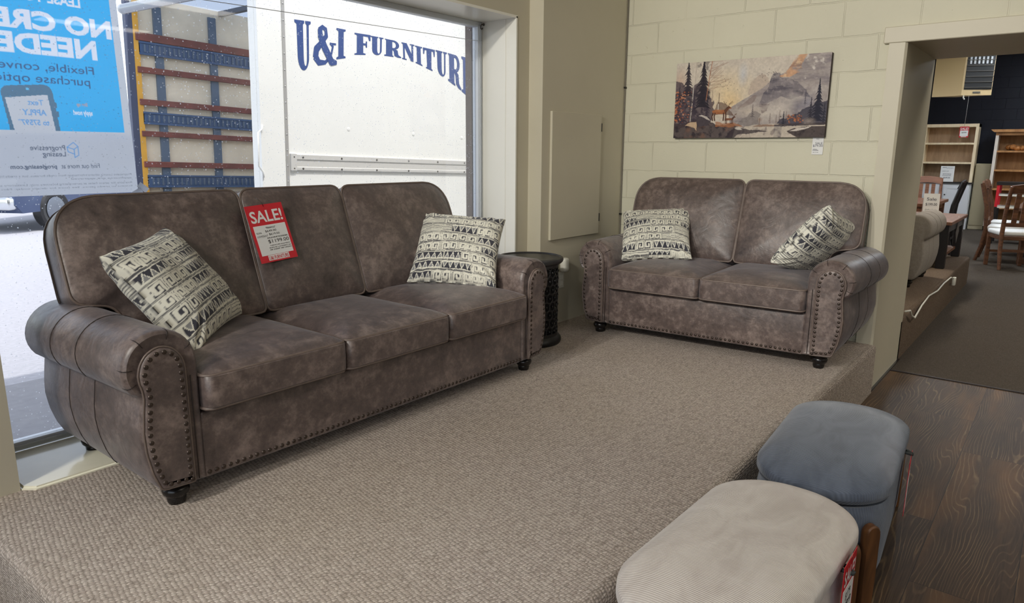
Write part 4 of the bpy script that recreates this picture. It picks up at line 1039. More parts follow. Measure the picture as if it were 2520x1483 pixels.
# ------------------------------------------------------------------ box truck parked outside
def truck():
    th = R(1.8); c, s = math.cos(th), math.sin(th); RX, RY = 3.67, 5.88
    t = thing('box_truck', 'white box truck with blue shop lettering parked close outside the window, rear open', 'truck', (RX, RY, 0)); t.rotation_euler = (0, th, 0)
    W = lambda X, Z: ((X - RX) * c - Z * s, (X - RX) * s + Z * c)      # metres on the near side -> truck's own axes
    white = plain('truck_white_paint', srgb(238, 238, 232), 0.35, var=0.015, scale=2)
    trim = plain('truck_grey_trim', srgb(176, 174, 170), 0.4, 0.3)
    LEN, H, D = 5.6, 3.12, 2.42
    obj('side_panel', bx(0.24, LEN, 0.0, 0.03, 0.52, H, 0.002, 1), white, t)
    bm = BM(); box(bm, 0.0, 0.25, -0.004, 0.04, 0.52, H + .02, 0.004, 1); box(bm, 0.0, 0.05, 0.04, 0.14, 0.7, H + .02, 0.004, 1); rp = obj('corner_post', bm, white, t)
    bm = BM(); box(bm, 0.253, 0.285, -0.007, 0.0, 0.98, H); obj('corner_trim', bm, trim, rp)
    z = 1.05
    while z < 3.05:
        bm = BM(); hemis(bm, (0.269, -0.007, z), (0, -1, 0), 0.008); obj('rivet', bm, trim, rp, 180); z += 0.145
    bm = BM(); box(bm, 0.30, LEN, -0.022, 0.0, 1.40, 1.452, 0.006, 2); box(bm, 0.30, LEN, -0.014, 0.0, 1.335, 1.40); box(bm, 0.30, LEN, -0.022, 0.0, 1.30, 1.335, 0.006, 2); box(bm, 0.295, 0.36, -0.026, 0.0, 1.298, 1.456, 0.002, 1); rr = obj('rub_rail', bm, plain('rail_aluminium', srgb(214, 212, 206), 0.4, 0.2), t)
    x = 0.33
    while x < LEN:
        for z in (1.425, 1.318): bm = BM(); hemis(bm, (x, -0.022, z), (0, -1, 0), 0.011); obj('rail_bolt', bm, M['alu_dark'], rr, 180)
        x += 0.46 if x > .4 else .1
    for x in (1.0, 1.9, 2.7, 3.4): bm = BM(); hemis(bm, (x, 0.0, 1.72), (0, -1, 0), 0.022, 0.2); obj('plug_cap', bm, white, t, 180)
    # inside of the far wall
    ply = plain('plywood_lining', srgb(238, 226, 202), 0.8, var=0.10, scale=3)
    obj('wall_lining', bx(0.0, LEN, D, D + 0.03, 0.98, H), ply, t)
    obj('bulkhead', bx(LEN, LEN + 0.03, 0, D + .03, 0.98, H), ply, t)
    obj('load_floor', bx(0.0, LEN, 0.03, D, 0.95, 1.0), plain('worn_deck_boards', srgb(126, 106, 88), 0.8, var=0.2, scale=5), t)
    tl = NT('translucent_roof'); a = tl.node('ShaderNodeBsdfTranslucent'); a.inputs[0].default_value = srgb(244, 246, 248); b = tl.node('ShaderNodeBsdfDiffuse'); b.inputs[0].default_value = srgb(150, 160, 172); mx = tl.node('ShaderNodeMixShader'); mx.inputs[0].default_value = 0.03
    tl.link(a.outputs[0], mx.inputs[1]); tl.link(b.outputs[0], mx.inputs[2]); tl.link(mx.outputs[0], tl.out.inputs[0])
    tg = NT('grey_roof_sheet'); a = tg.node('ShaderNodeBsdfTranslucent'); a.inputs[0].default_value = srgb(206, 214, 224); b = tg.node('ShaderNodeBsdfDiffuse'); b.inputs[0].default_value = srgb(150, 160, 172); mx = tg.node('ShaderNodeMixShader'); mx.inputs[0].default_value = 0.25
    tg.link(a.outputs[0], mx.inputs[1]); tg.link(b.outputs[0], mx.inputs[2]); tg.link(mx.outputs[0], tg.out.inputs[0])
    obj('roof', bx(0.0, 1.9, 0.0, D + 0.03, H, H + 0.012), tg.m, t)
    obj('added_roof_skylight', bx(1.9, LEN, 0.0, D + 0.03, H, H + 0.012), tl.m, t)  # unseen translucent roof part, added to let light into the box
    bm = BM()
    for k in range(8): box(bm, 0.36 + k * 0.66, 0.42 + k * 0.66, 0.03, D, H - 0.05, H)
    obj('roof_bows', bm, plain('roof_bow_grey', srgb(92, 100, 112), 0.6), t)
    steel = plain('blue_grey_steel', srgb(92, 110, 132), 0.5, 0.1); track = plain('blue_cargo_track', srgb(64, 92, 132), 0.5, 0.1); slat = plain('red_brown_wood_slat', srgb(122, 66, 58), 0.6, var=0.25, scale=6)
    for k in range(8): obj('wall_post', bx(0.236 + k * 0.645, 0.325 + k * 0.645, D - 0.03, D, 1.0, 3.03), steel, t)
    for z0, z1 in ((2.645, 2.73), (2.305, 2.37), (1.96, 2.025), (1.62, 1.68), (1.28, 1.345)): obj('cargo_slat', bx(0.02, LEN, D - 0.06, D - 0.03, z0, z1, 0.004, 1), slat, t)
    for z0, z1 in ((2.50, 2.64), (1.755, 1.89), (1.055, 1.195)):
        bm = BM(); box(bm, 0.05, LEN, D - 0.045, D - 0.03, z0, z1); box(bm, 0.05, LEN, D - 0.055, D - 0.045, z0, z0 + 0.02); box(bm, 0.05, LEN, D - 0.055, D - 0.045, z1 - 0.02, z1); tr = obj('cargo_track', bm, track, t)
        bm = BM(); x = 0.10
        while x < LEN: box(bm, x, x + 0.018, D - 0.056, D - 0.045, z0 + .03, z1 - .03); x += 0.055
        obj('track_ribs', bm, steel, tr)
    obj('door_track', bx(-0.07, 0.0, D - 0.04, D + 0.03, 0.95, H), plain('dark_blue_door_track', srgb(70, 78, 104), 0.5), t)
    obj('yellow_strip', bx(0.0, 0.06, D - 0.045, D, 0.98, H), plain('yellow_strip', srgb(222, 168, 62), 0.55, var=0.1, scale=8), t)
    obj('door_header', bx(-0.03, 0.05, 0.0, D + .03, H - 0.02, H + 0.12), white, t)
    bm = BM(); tube(bm, [(0.01, -0.012, 1.70), (0.005, -0.012, 1.66), (-0.045, -0.03, 1.63), (-0.05, -0.03, 1.33), (0.0, -0.012, 1.28), (0.005, -0.012, 1.23)], 0.009, 8); obj('grab_handle', bm, white, t, 180)
    bm = BM(); lathe(bm, [(0, 0), (0.055, 0), (0.058, 0.01), (0.05, 0.02), (0, 0.022)], 24)
    for v in bm.verts: v.co = Vector((0.06 + v.co.x, -0.004 - v.co.z, 1.07 + v.co.y))
    obj('tail_light', bm, plain('red_lens', srgb(170, 40, 56), 0.2), t, 40)
    for x in (0.9, 4.6):
        for y in (0.26, D - 0.26):
            bm = BM(); lathe(bm, [(0, -0.12), (0.30, -0.12), (0.40, -0.11), (0.44, -0.07), (0.44, 0.07), (0.40, 0.11), (0.30, 0.12), (0.22, 0.09), (0, 0.09)], 32)
            for v in bm.verts: v.co = Vector((x + v.co.x, y + v.co.z, 0.46 + v.co.y + 0.03 * (x - 0)))
            obj('wheel', bm, M['black'], t, 40)
    obj('chassis', bx(0.0, 7.0, 0.62, D - 0.62, 0.62, 0.95), M['black'], t)
    bm = BM(); prism(bm, [(5.75, 0.5), (7.9, 0.5), (7.95, 1.3), (7.2, 1.45), (6.9, 2.3), (5.75, 2.35)], 0.15, D - 0.15, 'y'); obj('cab', bm, white, t)
    # lettering: slab-serif capitals shaped to an arch
    ST = {
        'I': [[(.22, 0), (.78, 0), (.78, 1), (.22, 1)], [(.02, 0), (.98, 0), (.98, .06), (.72, .10), (.28, .10), (.02, .06)], [(.02, 1), (.98, 1), (.98, .94), (.72, .90), (.28, .90), (.02, .94)]],
        'U': [[(.12, .26), (.52, .26), (.52, 1), (.12, 1)], [(.74, .26), (.88, .26), (.88, 1), (.74, 1)], [(0, 1), (.60, 1), (.60, .95), (.52, .92), (.12, .92), (0, .95)], [(.66, 1), (1, 1), (1, .95), (.88, .92), (.74, .92), (.66, .95)],
              [(.12, .28)] + [(.5 + .38 * math.cos(a), .28 - .28 * math.sin(a)) for a in np.linspace(math.pi, 0, 18)] + [(.88, .28), (.74, .28)] + [(.63 + .11 * math.cos(a), .26 - .17 * math.sin(a)) for a in np.linspace(0, math.pi, 12)] + [(.52, .28)]],
        'F': [[(.14, 0), (.54, 0), (.54, 1), (.14, 1)], [(0, 0), (.68, 0), (.68, .06), (.5, .10), (.18, .10), (0, .06)], [(0, 1), (1, 1), (1, .70), (.90, .70), (.84, .88), (.5, .90), (.18, .90), (0, .94)], [(.5, .56), (.68, .56), (.70, .66), (.78, .66), (.78, .36), (.70, .36), (.68, .46), (.5, .46)]],
        'E': [[(.14, 0), (.52, 0), (.52, 1), (.14, 1)], [(0, 1), (.95, 1), (.95, .70), (.86, .70), (.80, .90), (.16, .90), (0, .94)], [(0, 0), (1, 0), (1, .32), (.90, .32), (.84, .10), (.16, .10), (0, .06)], [(.46, .56), (.64, .56), (.66, .66), (.74, .66), (.74, .36), (.66, .36), (.64, .46), (.46, .46)]],
        'T': [[(.29, 0), (.71, 0), (.71, 1), (.29, 1)], [(.18, 0), (.82, 0), (.82, .06), (.66, .10), (.34, .10), (.18, .06)], [(0, 1), (1, 1), (1, .68), (.92, .68), (.85, .89), (.15, .89), (.08, .68), (0, .68)]],
        'N': [[(.10, 0), (.24, 0), (.24, .95), (.10, .95)], [(.76, .05), (.90, .05), (.90, 1), (.76, 1)], [(.0, 1), (.40, 1), (.90, .22), (.90, 0), (.70, 0), (.14, .88), (0, .94)], [(0, 0), (.36, 0), (.36, .07), (0, .07)], [(.64, 1), (1, 1), (1, .93), (.64, .93)]],
        'R': [[(.10, 0), (.48, 0), (.48, 1), (.10, 1)], [(0, 0), (.54, 0), (.54, .07), (.42, .10), (.12, .10), (0, .07)], [(0, 1), (.12, .9), (.42, .90), (.55, .90)] + [(.55 + .15 * math.cos(a), .72 + .18 * math.sin(a)) for a in np.linspace(1.57, -1.57, 10)] + [(.42, .54), (.42, .46), (.56, .46)] + [(.56 + .34 * math.cos(a), .73 + .27 * math.sin(a)) for a in np.linspace(-1.57, 1.57, 14)] + [(0, 1)],
              [(.46, .50), (.62, .50), (.80, .42), (.84, .16), (.96, .08), (1.0, .08), (1.0, .0), (.78, .0), (.60, .08), (.56, .34), (.46, .44)]],
    }
    def amp():
        bm = []
        pts = [(1.0, .55), (.78, .55), (.88, .48), (.78, .22), (.52, .06), (.26, .06), (.12, .20), (.16, .38), (.42, .58), (.60, .74), (.58, .90), (.44, .95), (.32, .86), (.34, .72), (.52, .44), (.80, .08), (1.0, .06)]
        wd = [.03, .03, .04, .04, .05, .08, .11, .11, .07, .07, .06, .05, .09, .11, .12, .11, .05]
        for i in range(len(pts) - 1):
            a, b = Vector(pts[i]), Vector(pts[i + 1]); d = (b - a).normalized(); n = Vector((-d.y, d.x)); e = d * .03
            bm.append([tuple(a - e + n * wd[i]), tuple(b + e + n * wd[i + 1]), tuple(b + e - n * wd[i + 1]), tuple(a - e - n * wd[i])])
        return bm
    ST['&'] = amp()
    blue = plain('truck_blue_lettering', srgb(40, 70, 132), 0.4)
    LET = [('U', (4.145, 2.660), (4.325, 2.665), (4.30, 2.218), (4.140, 2.213)), ('&', (4.345, 2.655), (4.605, 2.650), (4.60, 2.300), (4.325, 2.275)), ('I', (4.622, 2.648), (4.738, 2.646), (4.722, 2.376), (4.604, 2.352)),
           ('F', (4.846, 2.632), (5.052, 2.634), (5.045, 2.440), (4.834, 2.420)), ('U', (5.052, 2.630), (5.226, 2.628), (5.214, 2.452), (5.046, 2.444)), ('R', (5.240, 2.624), (5.466, 2.618), (5.468, 2.452), (5.230, 2.452)), ('N', (5.478, 2.616), (5.668, 2.610), (5.668, 2.428), (5.482, 2.446)),
           ('I', (5.676, 2.606), (5.786, 2.600), (5.788, 2.398), (5.680, 2.424)), ('T', (5.796, 2.600), (5.985, 2.592), (5.972, 2.352), (5.812, 2.390)), ('U', (5.996, 2.594), (6.180, 2.584), (6.174, 2.292), (6.004, 2.345)), ('R', (6.192, 2.582), (6.416, 2.566), (6.420, 2.180), (6.196, 2.276)), ('E', (6.426, 2.570), (6.61, 2.556), (6.62, 2.075), (6.428, 2.172))]
    for ch, tl_, tr_, br_, bl_ in LET:
        bm = BM()
        for k, poly in enumerate(ST[ch]):
            vs = []
            for u, v in poly:
                q = (Vector(tl_) * (1 - u) + Vector(tr_) * u) * v + (Vector(bl_) * (1 - u) + Vector(br_) * u) * (1 - v)
                a, b = W(q.x, q.y); vs.append(bm.verts.new((a, -0.0015 - 0.0002 * k, b)))
            bm.faces.new(vs)
        obj('letter', bm, blue, t)
    # loose straps hanging inside near the rear
    for lab, pts in (('black cargo strap hanging in the open truck, longer one with frayed end', [(0.62, 1.0, 3.05), (0.66, 1.0, 2.7), (0.70, 1.0, 2.3), (0.72, 1.0, 2.05), (0.74, 1.0, 1.80)]), ('black cargo strap looped beside the longer one in the truck', [(0.70, 1.06, 3.05), (0.77, 1.06, 2.75), (0.79, 1.06, 2.45), (0.76, 1.06, 2.2)])):
        bm = BM(); tube(bm, [(x + RX + 0.09, y + RY, z) for x, y, z in pts], 0.011, 6); tag(obj('cargo_strap', bm, plain('black_webbing', srgb(40, 44, 60), 0.8), None, 180), lab, 'strap')
truck()

# ------------------------------------------------------------------ car seen under the banner
def car():
    t = thing('parked_car', 'dark blue and silver car parked across the lot, seen under the banner', 'car', (5.75, 16.5, -0.004), R(212))
    paint = plain('dark_blue_car_paint', srgb(58, 72, 104), 0.25, 0.3); chrome = plain('chrome', srgb(214, 218, 222), 0.15, 0.9); glass = plain('car_glass', srgb(24, 30, 40), 0.08)
    bm = BM(); loops = []
    for y, k in ((-0.95, .93), (-0.90, 1.0), (0.90, 1.0), (0.95, .93)):
        loops.append([(x * (1 if k == 1 else .985), y, 0.30 + (z - 0.30) * k) for x, z in ((-2.35, .42), (2.22, .36), (2.36, .52), (2.33, .86), (2.18, 1.02), (1.25, 1.12), (0.55, 1.72), (-0.2, 1.80), (-1.9, 1.74), (-2.3, 1.1))])
    loft(bm, loops); obj('body', bm, paint, t, 40)
    for sgn in (-1, 1):
        bm = BM(); prism(bm, [(1.05, 1.14), (0.52, 1.62), (-1.75, 1.62), (-2.05, 1.14)], sgn * 0.952, sgn * 0.957, 'y'); obj('side_window', bm, glass, t)
        for x in (1.42, -1.42):
            bm = BM(); lathe(bm, [(0, -0.11), (0.22, -0.11), (0.34, -0.10), (0.37, -0.05), (0.37, 0.09), (0.33, 0.12), (0.24, 0.10), (0, 0.08)], 28)
            for v in bm.verts: v.co = Vector((x + v.co.x, sgn * (0.86 + v.co.z), 0.37 + v.co.y))
            w = obj('wheel', bm, M['black'], t, 40)
            bm = BM(); lathe(bm, [(0, 0.085), (0.22, 0.10), (0.235, 0.11), (0.22, 0.118), (0.06, 0.10), (0, 0.105)], 24)
            for v in bm.verts: v.co = Vector((x + v.co.x, sgn * (0.86 + v.co.z), 0.37 + v.co.y))
            obj('wheel_rim', bm, plain('dull_alloy', srgb(110, 116, 126), 0.4, 0.6), w, 40)
        bm = BM(); box(bm, 2.16, 2.35, sgn * 0.78 - 0.16, sgn * 0.78 + 0.16, 0.80, 0.96, 0.04, 3); obj('headlight', bm, plain('headlight_lens', srgb(200, 206, 214), 0.1), t, 40)
    bm = BM(); box(bm, 2.24, 2.46, -0.93, 0.93, 0.42, 0.66, 0.06, 4); obj('bumper', bm, chrome, t, 40)
    bm = BM(); box(bm, 2.28, 2.365, -0.58, 0.58, 0.66, 0.98, 0.02, 2); gr = obj('grille', bm, M['black'], t, 40)
    bm = BM()
    for k in range(6): box(bm, 2.36, 2.385, -0.56, 0.56, 0.69 + k * 0.05, 0.71 + k * 0.05)
    obj('grille_bars', bm, chrome, gr)
car()

# ------------------------------------------------------------------ storage ottomans
OT = dict(hl=0.468, hw=0.224, r=0.208)
def rrect(hl, hw, r, n=14):
    out = []
    for cx, cy, a0 in ((hl - r, hw - r, 0), (-hl + r, hw - r, 90), (-hl + r, -hw + r, 180), (hl - r, -hw + r, 270)):
        out += [(cx + r * math.cos(R(a0 + 90 * k / n)), cy + r * math.sin(R(a0 + 90 * k / n))) for k in range(n + 1)]
    return out
def ottoman(label, x, y, rz, mat):
    t = thing('storage_ottoman', label, 'ottoman', (x, y, 0), rz, 'ribbed storage ottomans')
    out = rrect(**OT)
    rings = dome_cushion(out, 0.338, 0.392, 0.05, 0.02, 160, (0, 0), 4.5)
    bm = BM(); loft(bm, rings); obj('lid', bm, mat, t, 70)
    bm = BM(); loops = []
    for ins, z in ((0.03, 0.055), (0.02, 0.06), (0.012, 0.09), (0.006, 0.30), (0.012, 0.335)): loops.append([(a, b, z) for a, b in inset(resample(out, 160), ins)])
    loft(bm, loops); obj('body', bm, mat, t, 60)
    wood = m_wood('ottoman_leg_wood', srgb(78, 50, 30), srgb(122, 80, 46), (14, 14, 2))
    for sx in (-1, 1):
        for sy in (-1, 1):
            ph = R(42); cx, cy = sx * (0.260 + 0.228 * math.sin(ph)), sy * (0.016 + 0.228 * math.cos(ph))
            nrm = Vector((sx * math.sin(ph), sy * math.cos(ph), 0)); tan = Vector((-nrm.y, nrm.x, 0))
            prof = [(-0.023, 0)] + [(-0.026, 0.1), (-0.026, 0.25)] + [(0.026 * math.cos(a), 0.265 + 0.026 * math.sin(a)) for a in np.linspace(math.pi, 0, 9)] + [(0.026, 0.25), (0.026, 0.1), (0.023, 0)]
            bm = BM(); loops = []
            for d, k in ((-0.016, .9), (-0.011, 1), (0.011, 1), (0.016, .88)): loops.append([Vector((cx, cy, 0)) + tan * (u * k) + nrm * d + Vector((0, 0, 0.15 + (z - 0.15) * (1 if k == 1 else .97) if z > 0.01 else 0)) for u, z in prof])
            loft(bm, loops); obj('leg', bm, wood, t, 40)
    bm = BM(); tube(bm, [(0.135, -0.212, 0.352), (0.137, -0.232, 0.350), (0.146, -0.248, 0.345), (0.158, -0.248, 0.343), (0.165, -0.232, 0.348), (0.166, -0.212, 0.352)], 0.006, 7); obj('strap_loop', bm, plain('dark_braided_strap', srgb(58, 62, 62), 0.8, bump=.6, bscale=300), t, 180)
    return t
ottoman('cream ribbed storage ottoman nearest the camera beside the carpeted platform', 1.808, 0.592, -0.025, m_cord('cream_corduroy', srgb(228, 218, 208), srgb(210, 198, 188)))
ottoman('blue-grey ribbed storage ottoman behind the cream one beside the platform', 2.775, 0.594, 0.078, m_cord('blue_grey_corduroy', srgb(106, 114, 128), srgb(86, 93, 106)))
L2 = [('$179', -.2, .2, .44, .56, 0), ('99', -.1, .3, .58, .68, 0), ('STORAGE', -.3, .3, .72, .75, .02), ('OTTOMAN', -.3, .3, .77, .80, .02)]
def tagrot(a, lean):
    zx = Vector((math.cos(a), math.sin(a), 0)); up = Vector((0, 0, 1)) * math.cos(lean) + Vector((-math.sin(a), math.cos(a), 0)) * math.sin(lean); bk = up.cross(zx); return [[zx[i], bk[i], up[i]] for i in range(3)]
sale_tag('sale_tag', 'small red and white sale tag hanging on the side of the cream ottoman', (1.935, 0.346, 0.40), tagrot(0.0, 0.0), 0.135, 0.22, L2, [(0.0, 0, -0.01), (0.01, 0.0, 0.0), (0.02, 0.002, -0.045), (0.0, 0, -0.01)])
sale_tag('sale_tag', 'small red and white sale tag hanging on the side of the blue-grey ottoman', (2.92, 0.358, 0.345), tagrot(0.10, 0.0), 0.135, 0.22, L2, [(0.0, 0, -0.01), (0.01, 0.0, 0.012), (0.0, 0.003, 0.02), (0.0, 0, -0.01)])

# ------------------------------------------------------------------ back room seen through the opening
GREY = plain('grey_tweed_fabric', srgb(150, 142, 134), 0.9, var=0.12, scale=60, bump=0.5, bscale=300)
gs = make_sofa('sofa', 'grey fabric rolled-arm sofa on the back room platform, mostly hidden by the door jamb', 'sofa', (7.75, 1.80, PZ), R(90), 2, 0.594, dict(body=GREY, pipe=GREY, seam=GREY, nail=M['nail'], foot=M['footwood']), False, (0.0, 0.0), wing=0.0)
gs.scale = (1.07, 1.07, 1.07)
bm = BM(); box(bm, -0.21, 0.21, -0.06, 0.06, -0.2, 0.2, 0.055, 4)
t = NT('striped_cushion_fabric'); b_ = t.bsdf(rough=0.9); sp = t.node('ShaderNodeSeparateXYZ'); t.link(t.coord(), sp.inputs[0])
t.link(t.ramp(t.math('FRACT', t.math('MULTIPLY', t.math('ADD', sp.outputs[0], 3.0), 24)), [(0.0, srgb(66, 60, 52)), (0.45, srgb(66, 60, 52)), (0.55, srgb(150, 142, 128)), (1, srgb(150, 142, 128))], 'LINEAR'), b_.inputs['Base Color'])
o = obj('throw_pillow', bm, t.m, None, 60); o.location = (7.22, 1.36, 1.05); o.rotation_euler = (R(-12), R(10), R(80)); tag(o, 'dark striped throw pillow on the grey fabric sofa in the back room', 'pillow')

DW, DW2 = srgb(78, 52, 40), srgb(128, 86, 60)
darkwood = m_wood('dark_walnut_wood', DW, DW2, (3, 20, 20)); blackwood = plain('black_painted_wood', srgb(30, 26, 26), 0.4); browntop = m_wood('brown_table_top', srgb(112, 76, 58), srgb(144, 102, 80), (2, 16, 16)); redwood = m_wood('red_brown_table_wood', srgb(104, 66, 50), srgb(140, 96, 74), (2, 16, 16), 0.25)
def occasional_table():
    t = thing('coffee_table', 'black-legged coffee table with brown top on the edge of the back room platform', 'table', (8.98, 1.27, PZ))
    obj('table_top', bx(-0.64, 0.64, -0.33, 0.33, 0.45, 0.485, 0.004, 1), browntop, t)
    bm = BM(); box(bm, -0.60, 0.60, -0.30, -0.28, 0.37, 0.45); box(bm, -0.60, 0.60, 0.28, 0.30, 0.37, 0.45); box(bm, -0.60, -0.58, -0.28, 0.28, 0.37, 0.45); box(bm, 0.58, 0.60, -0.28, 0.28, 0.37, 0.45); obj('apron', bm, blackwood, t)
    for sx in (-1, 1):
        for sy in (-1, 1): obj('leg', bx(sx * 0.57 - 0.045, sx * 0.57 + 0.045, sy * 0.265 - 0.04, sy * 0.265 + 0.04, 0, 0.45, 0.004, 1), blackwood, t)
    obj('shelf', bx(-0.56, 0.56, -0.26, 0.26, 0.09, 0.12), browntop, t)
occasional_table()
def tent_card(label, loc, w, h, rz):
    t = thing('price_sign', label, 'sign', loc, rz)
    bm = BM(); prism(bm, [(-0.05, 0), (-0.046, 0), (0.002, h), (-0.002, h)], -w / 2, w / 2, 'x'); prism(bm, [(0.046, 0), (0.05, 0), (0.002, h), (-0.002, h)], -w / 2, w / 2, 'x'); obj('folded_card', bm, M['white_paper'], t)
    acc = ([], []); sl = 0.048 / h
    P = lambda a, b: (a, -0.0515 + b * sl, b)
    for txt, z0, z1, k in (('Sale', .72, .84, .3), ('$199.00', .5, .62, .36), ('Coffee Table', .3, .38, .36), ('as shown', .16, .22, .25)): put_text(acc, txt, -w * k, w * k, h * z0, h * z1, P)
    obj('price_writing', acc, M['pen'], t)
tent_card('white folded price sign standing on the black-legged coffee table', (8.72, 1.20, PZ + 0.486), 0.15, 0.26, R(-75))
t = thing('price_tag', 'square dark price tag hung cornerwise from the coffee table apron', 'price tag', (9.05, 0.962, PZ + 0.33))
bm = BM(); box(bm, -0.09, 0.09, -0.002, 0, -0.09, 0.09, mat=Matrix.Rotation(R(45), 4, 'Y')); obj('card', bm, plain('grey_print_card', srgb(104, 98, 94), 0.6, var=.4, scale=60), t)
bm = BM(); tube(bm, [(0, -0.001, 0.12), (0.0, 0.003, 0.17), (0.004, -0.003, 0.12)], 0.002, 5); obj('string_loop', bm, M['white_paper'], t, 180)
t = thing('power_cord', 'white power cord with plug draped along the back room platform edge', 'cord', (5.9, 0.845, 0.30))
bm = BM(); tube(bm, [(-0.22, 0.012, 0.06), (-0.12, -0.006, 0.05), (-0.05, -0.01, 0.0), (0.1, -0.008, -0.045), (0.4, -0.004, 0.0), (0.8, 0.004, 0.018), (1.2, -0.004, 0.0), (1.6, 0.0, 0.012), (2.0, -0.006, 0.012), (2.18, -0.012, -0.02)], 0.007, 6); obj('cable', bm, M['plastic'], t, 180)
bm = BM(); box(bm, 2.16, 2.22, -0.03, -0.002, -0.09, -0.01, 0.006, 2); obj('plug', bm, M['plastic'], t, 40)

def dining_chair(label, loc, rz, wood, seat=M['white_paper'], group='dining chairs in the back room'):
    t = thing('dining_chair', label, 'chair', loc, rz, group)
    for sx in (-1, 1):
        bm = BM(); tube(bm, [(sx * .20, 0.29, 0.0), (sx * .20, 0.235, 0.22), (sx * .20, 0.21, 0.45), (sx * .20, 0.235, 0.75), (sx * .20, 0.30, 1.0), (sx * .20, 0.325, 1.08)], [.022, .026, .028, .026, .024, .022], 8); obj('leg', bm, wood, t, 60)
        obj('leg', bx(sx * .20 - .022, sx * .20 + .022, -0.24, -0.196, 0, 0.43, 0.004, 1), wood, t)
    bm = BM(); box(bm, -.21, .21, -0.235, 0.22, 0.385, 0.44, 0.006, 1); obj('seat_frame', bm, wood, t)
    bm = BM(); box(bm, -.225, .225, -0.25, 0.20, 0.44, 0.50, 0.025, 4); obj('seat', bm, seat, t, 50)
    bm = BM(); loops = [[(x, y0 + dy, z0 + 0.03 * math.cos(x * 7)) for y0, z0 in ((0.285, 0.98), (0.325, 1.08), (0.30, 1.085), (0.258, 0.98))] for x, dy in ((-.20, 0), (-.1, .012), (0, .016), (.1, .012), (.20, 0))]
    loft(bm, loops); obj('crest_rail', bm, wood, t, 40)
    obj('cross_rail', bx(-.18, .18, 0.205, 0.23, 0.56, 0.61), wood, t)
    for x in (-.09, 0, .09):
        bm = BM(); loft(bm, [[(x - .028, y0, z), (x + .028, y0, z), (x + .028, y0 + .014, z), (x - .028, y0 + .014, z)] for y0, z in ((0.21, 0.60), (0.228, 0.78), (0.268, 0.99))]); obj('splat', bm, wood, t)
    bm = BM(); box(bm, -.19, .19, -0.226, -0.21, 0.18, 0.21); box(bm, -.19, .19, 0.24, 0.256, 0.24, 0.27); obj('stretcher', bm, wood, t)
dining_chair('dark wood dining chair with pale seat on the near left side of the trestle table', (12.1, 0.72, 0.004), R(0), darkwood)
dining_chair('dark wood dining chair with pale seat on the far left side of the trestle table', (12.95, 0.76, 0.004), R(0), darkwood)
dining_chair('dark wood dining chair with pale seat, near end of the trestle table, seen from behind', (11.40, 0.58, 0.004), R(112), darkwood)
dining_chair('black wood dining chair side-on in front of the white cabinet', (12.3, 1.62, 0.004), R(180), blackwood)
dining_chair('red-brown wood dining chair standing behind the red-brown dining table', (13.6, 1.95, 0.004), R(-80), redwood)
def dining_table(label, x0, x1, y0, y1, h, top, leg, trestle):
    t = thing('dining_table', label, 'table', ((x0 + x1) / 2, (y0 + y1) / 2, 0.004)); a, b = (x1 - x0) / 2, (y1 - y0) / 2
    obj('table_top', bx(-a, a, -b, b, h - 0.045, h, 0.004, 1), top, t)
    if trestle:
        for sx in (-1, 1):
            bm = BM(); prism(bm, [(-.42, 0), (-.42, .05), (-.28, .12), (-.08, .14), (.08, .14), (.28, .12), (.42, .05), (.42, 0)], sx * a * .72 - .05, sx * a * .72 + .05, 'x'); obj('trestle_foot', bm, leg, t)
            bm = BM(); box(bm, sx * a * .72 - .04, sx * a * .72 + .04, -.12, -.03, .13, h - .045); box(bm, sx * a * .72 - .04, sx * a * .72 + .04, .03, .12, .13, h - .045); obj('trestle_post', bm, leg, t)
        obj('stretcher', bx(-a * .7, a * .7, -.03, .03, .22, .30), leg, t)
    else:
        obj('apron', bx(-a + .05, a - .05, -b + .05, b - .05, h - .13, h - .045), leg, t)
        for sx in (-1, 1):
            for sy in (-1, 1): obj('leg', bx(sx * (a - .08) - .04, sx * (a - .08) + .04, sy * (b - .08) - .04, sy * (b - .08) + .04, 0, h - .05), leg, t)
dining_table('long dark trestle dining table with chairs round it in the back room', 11.75, 13.6, -0.45, 0.62, 0.77, m_wood('trestle_top_wood', srgb(86, 62, 50), srgb(112, 82, 66), (2, 16, 16), 0.3), darkwood, True)
dining_table('red-brown dining table with glossy top behind the grey sofa', 11.6, 13.2, 1.58, 2.45, 0.78, redwood, redwood, False)

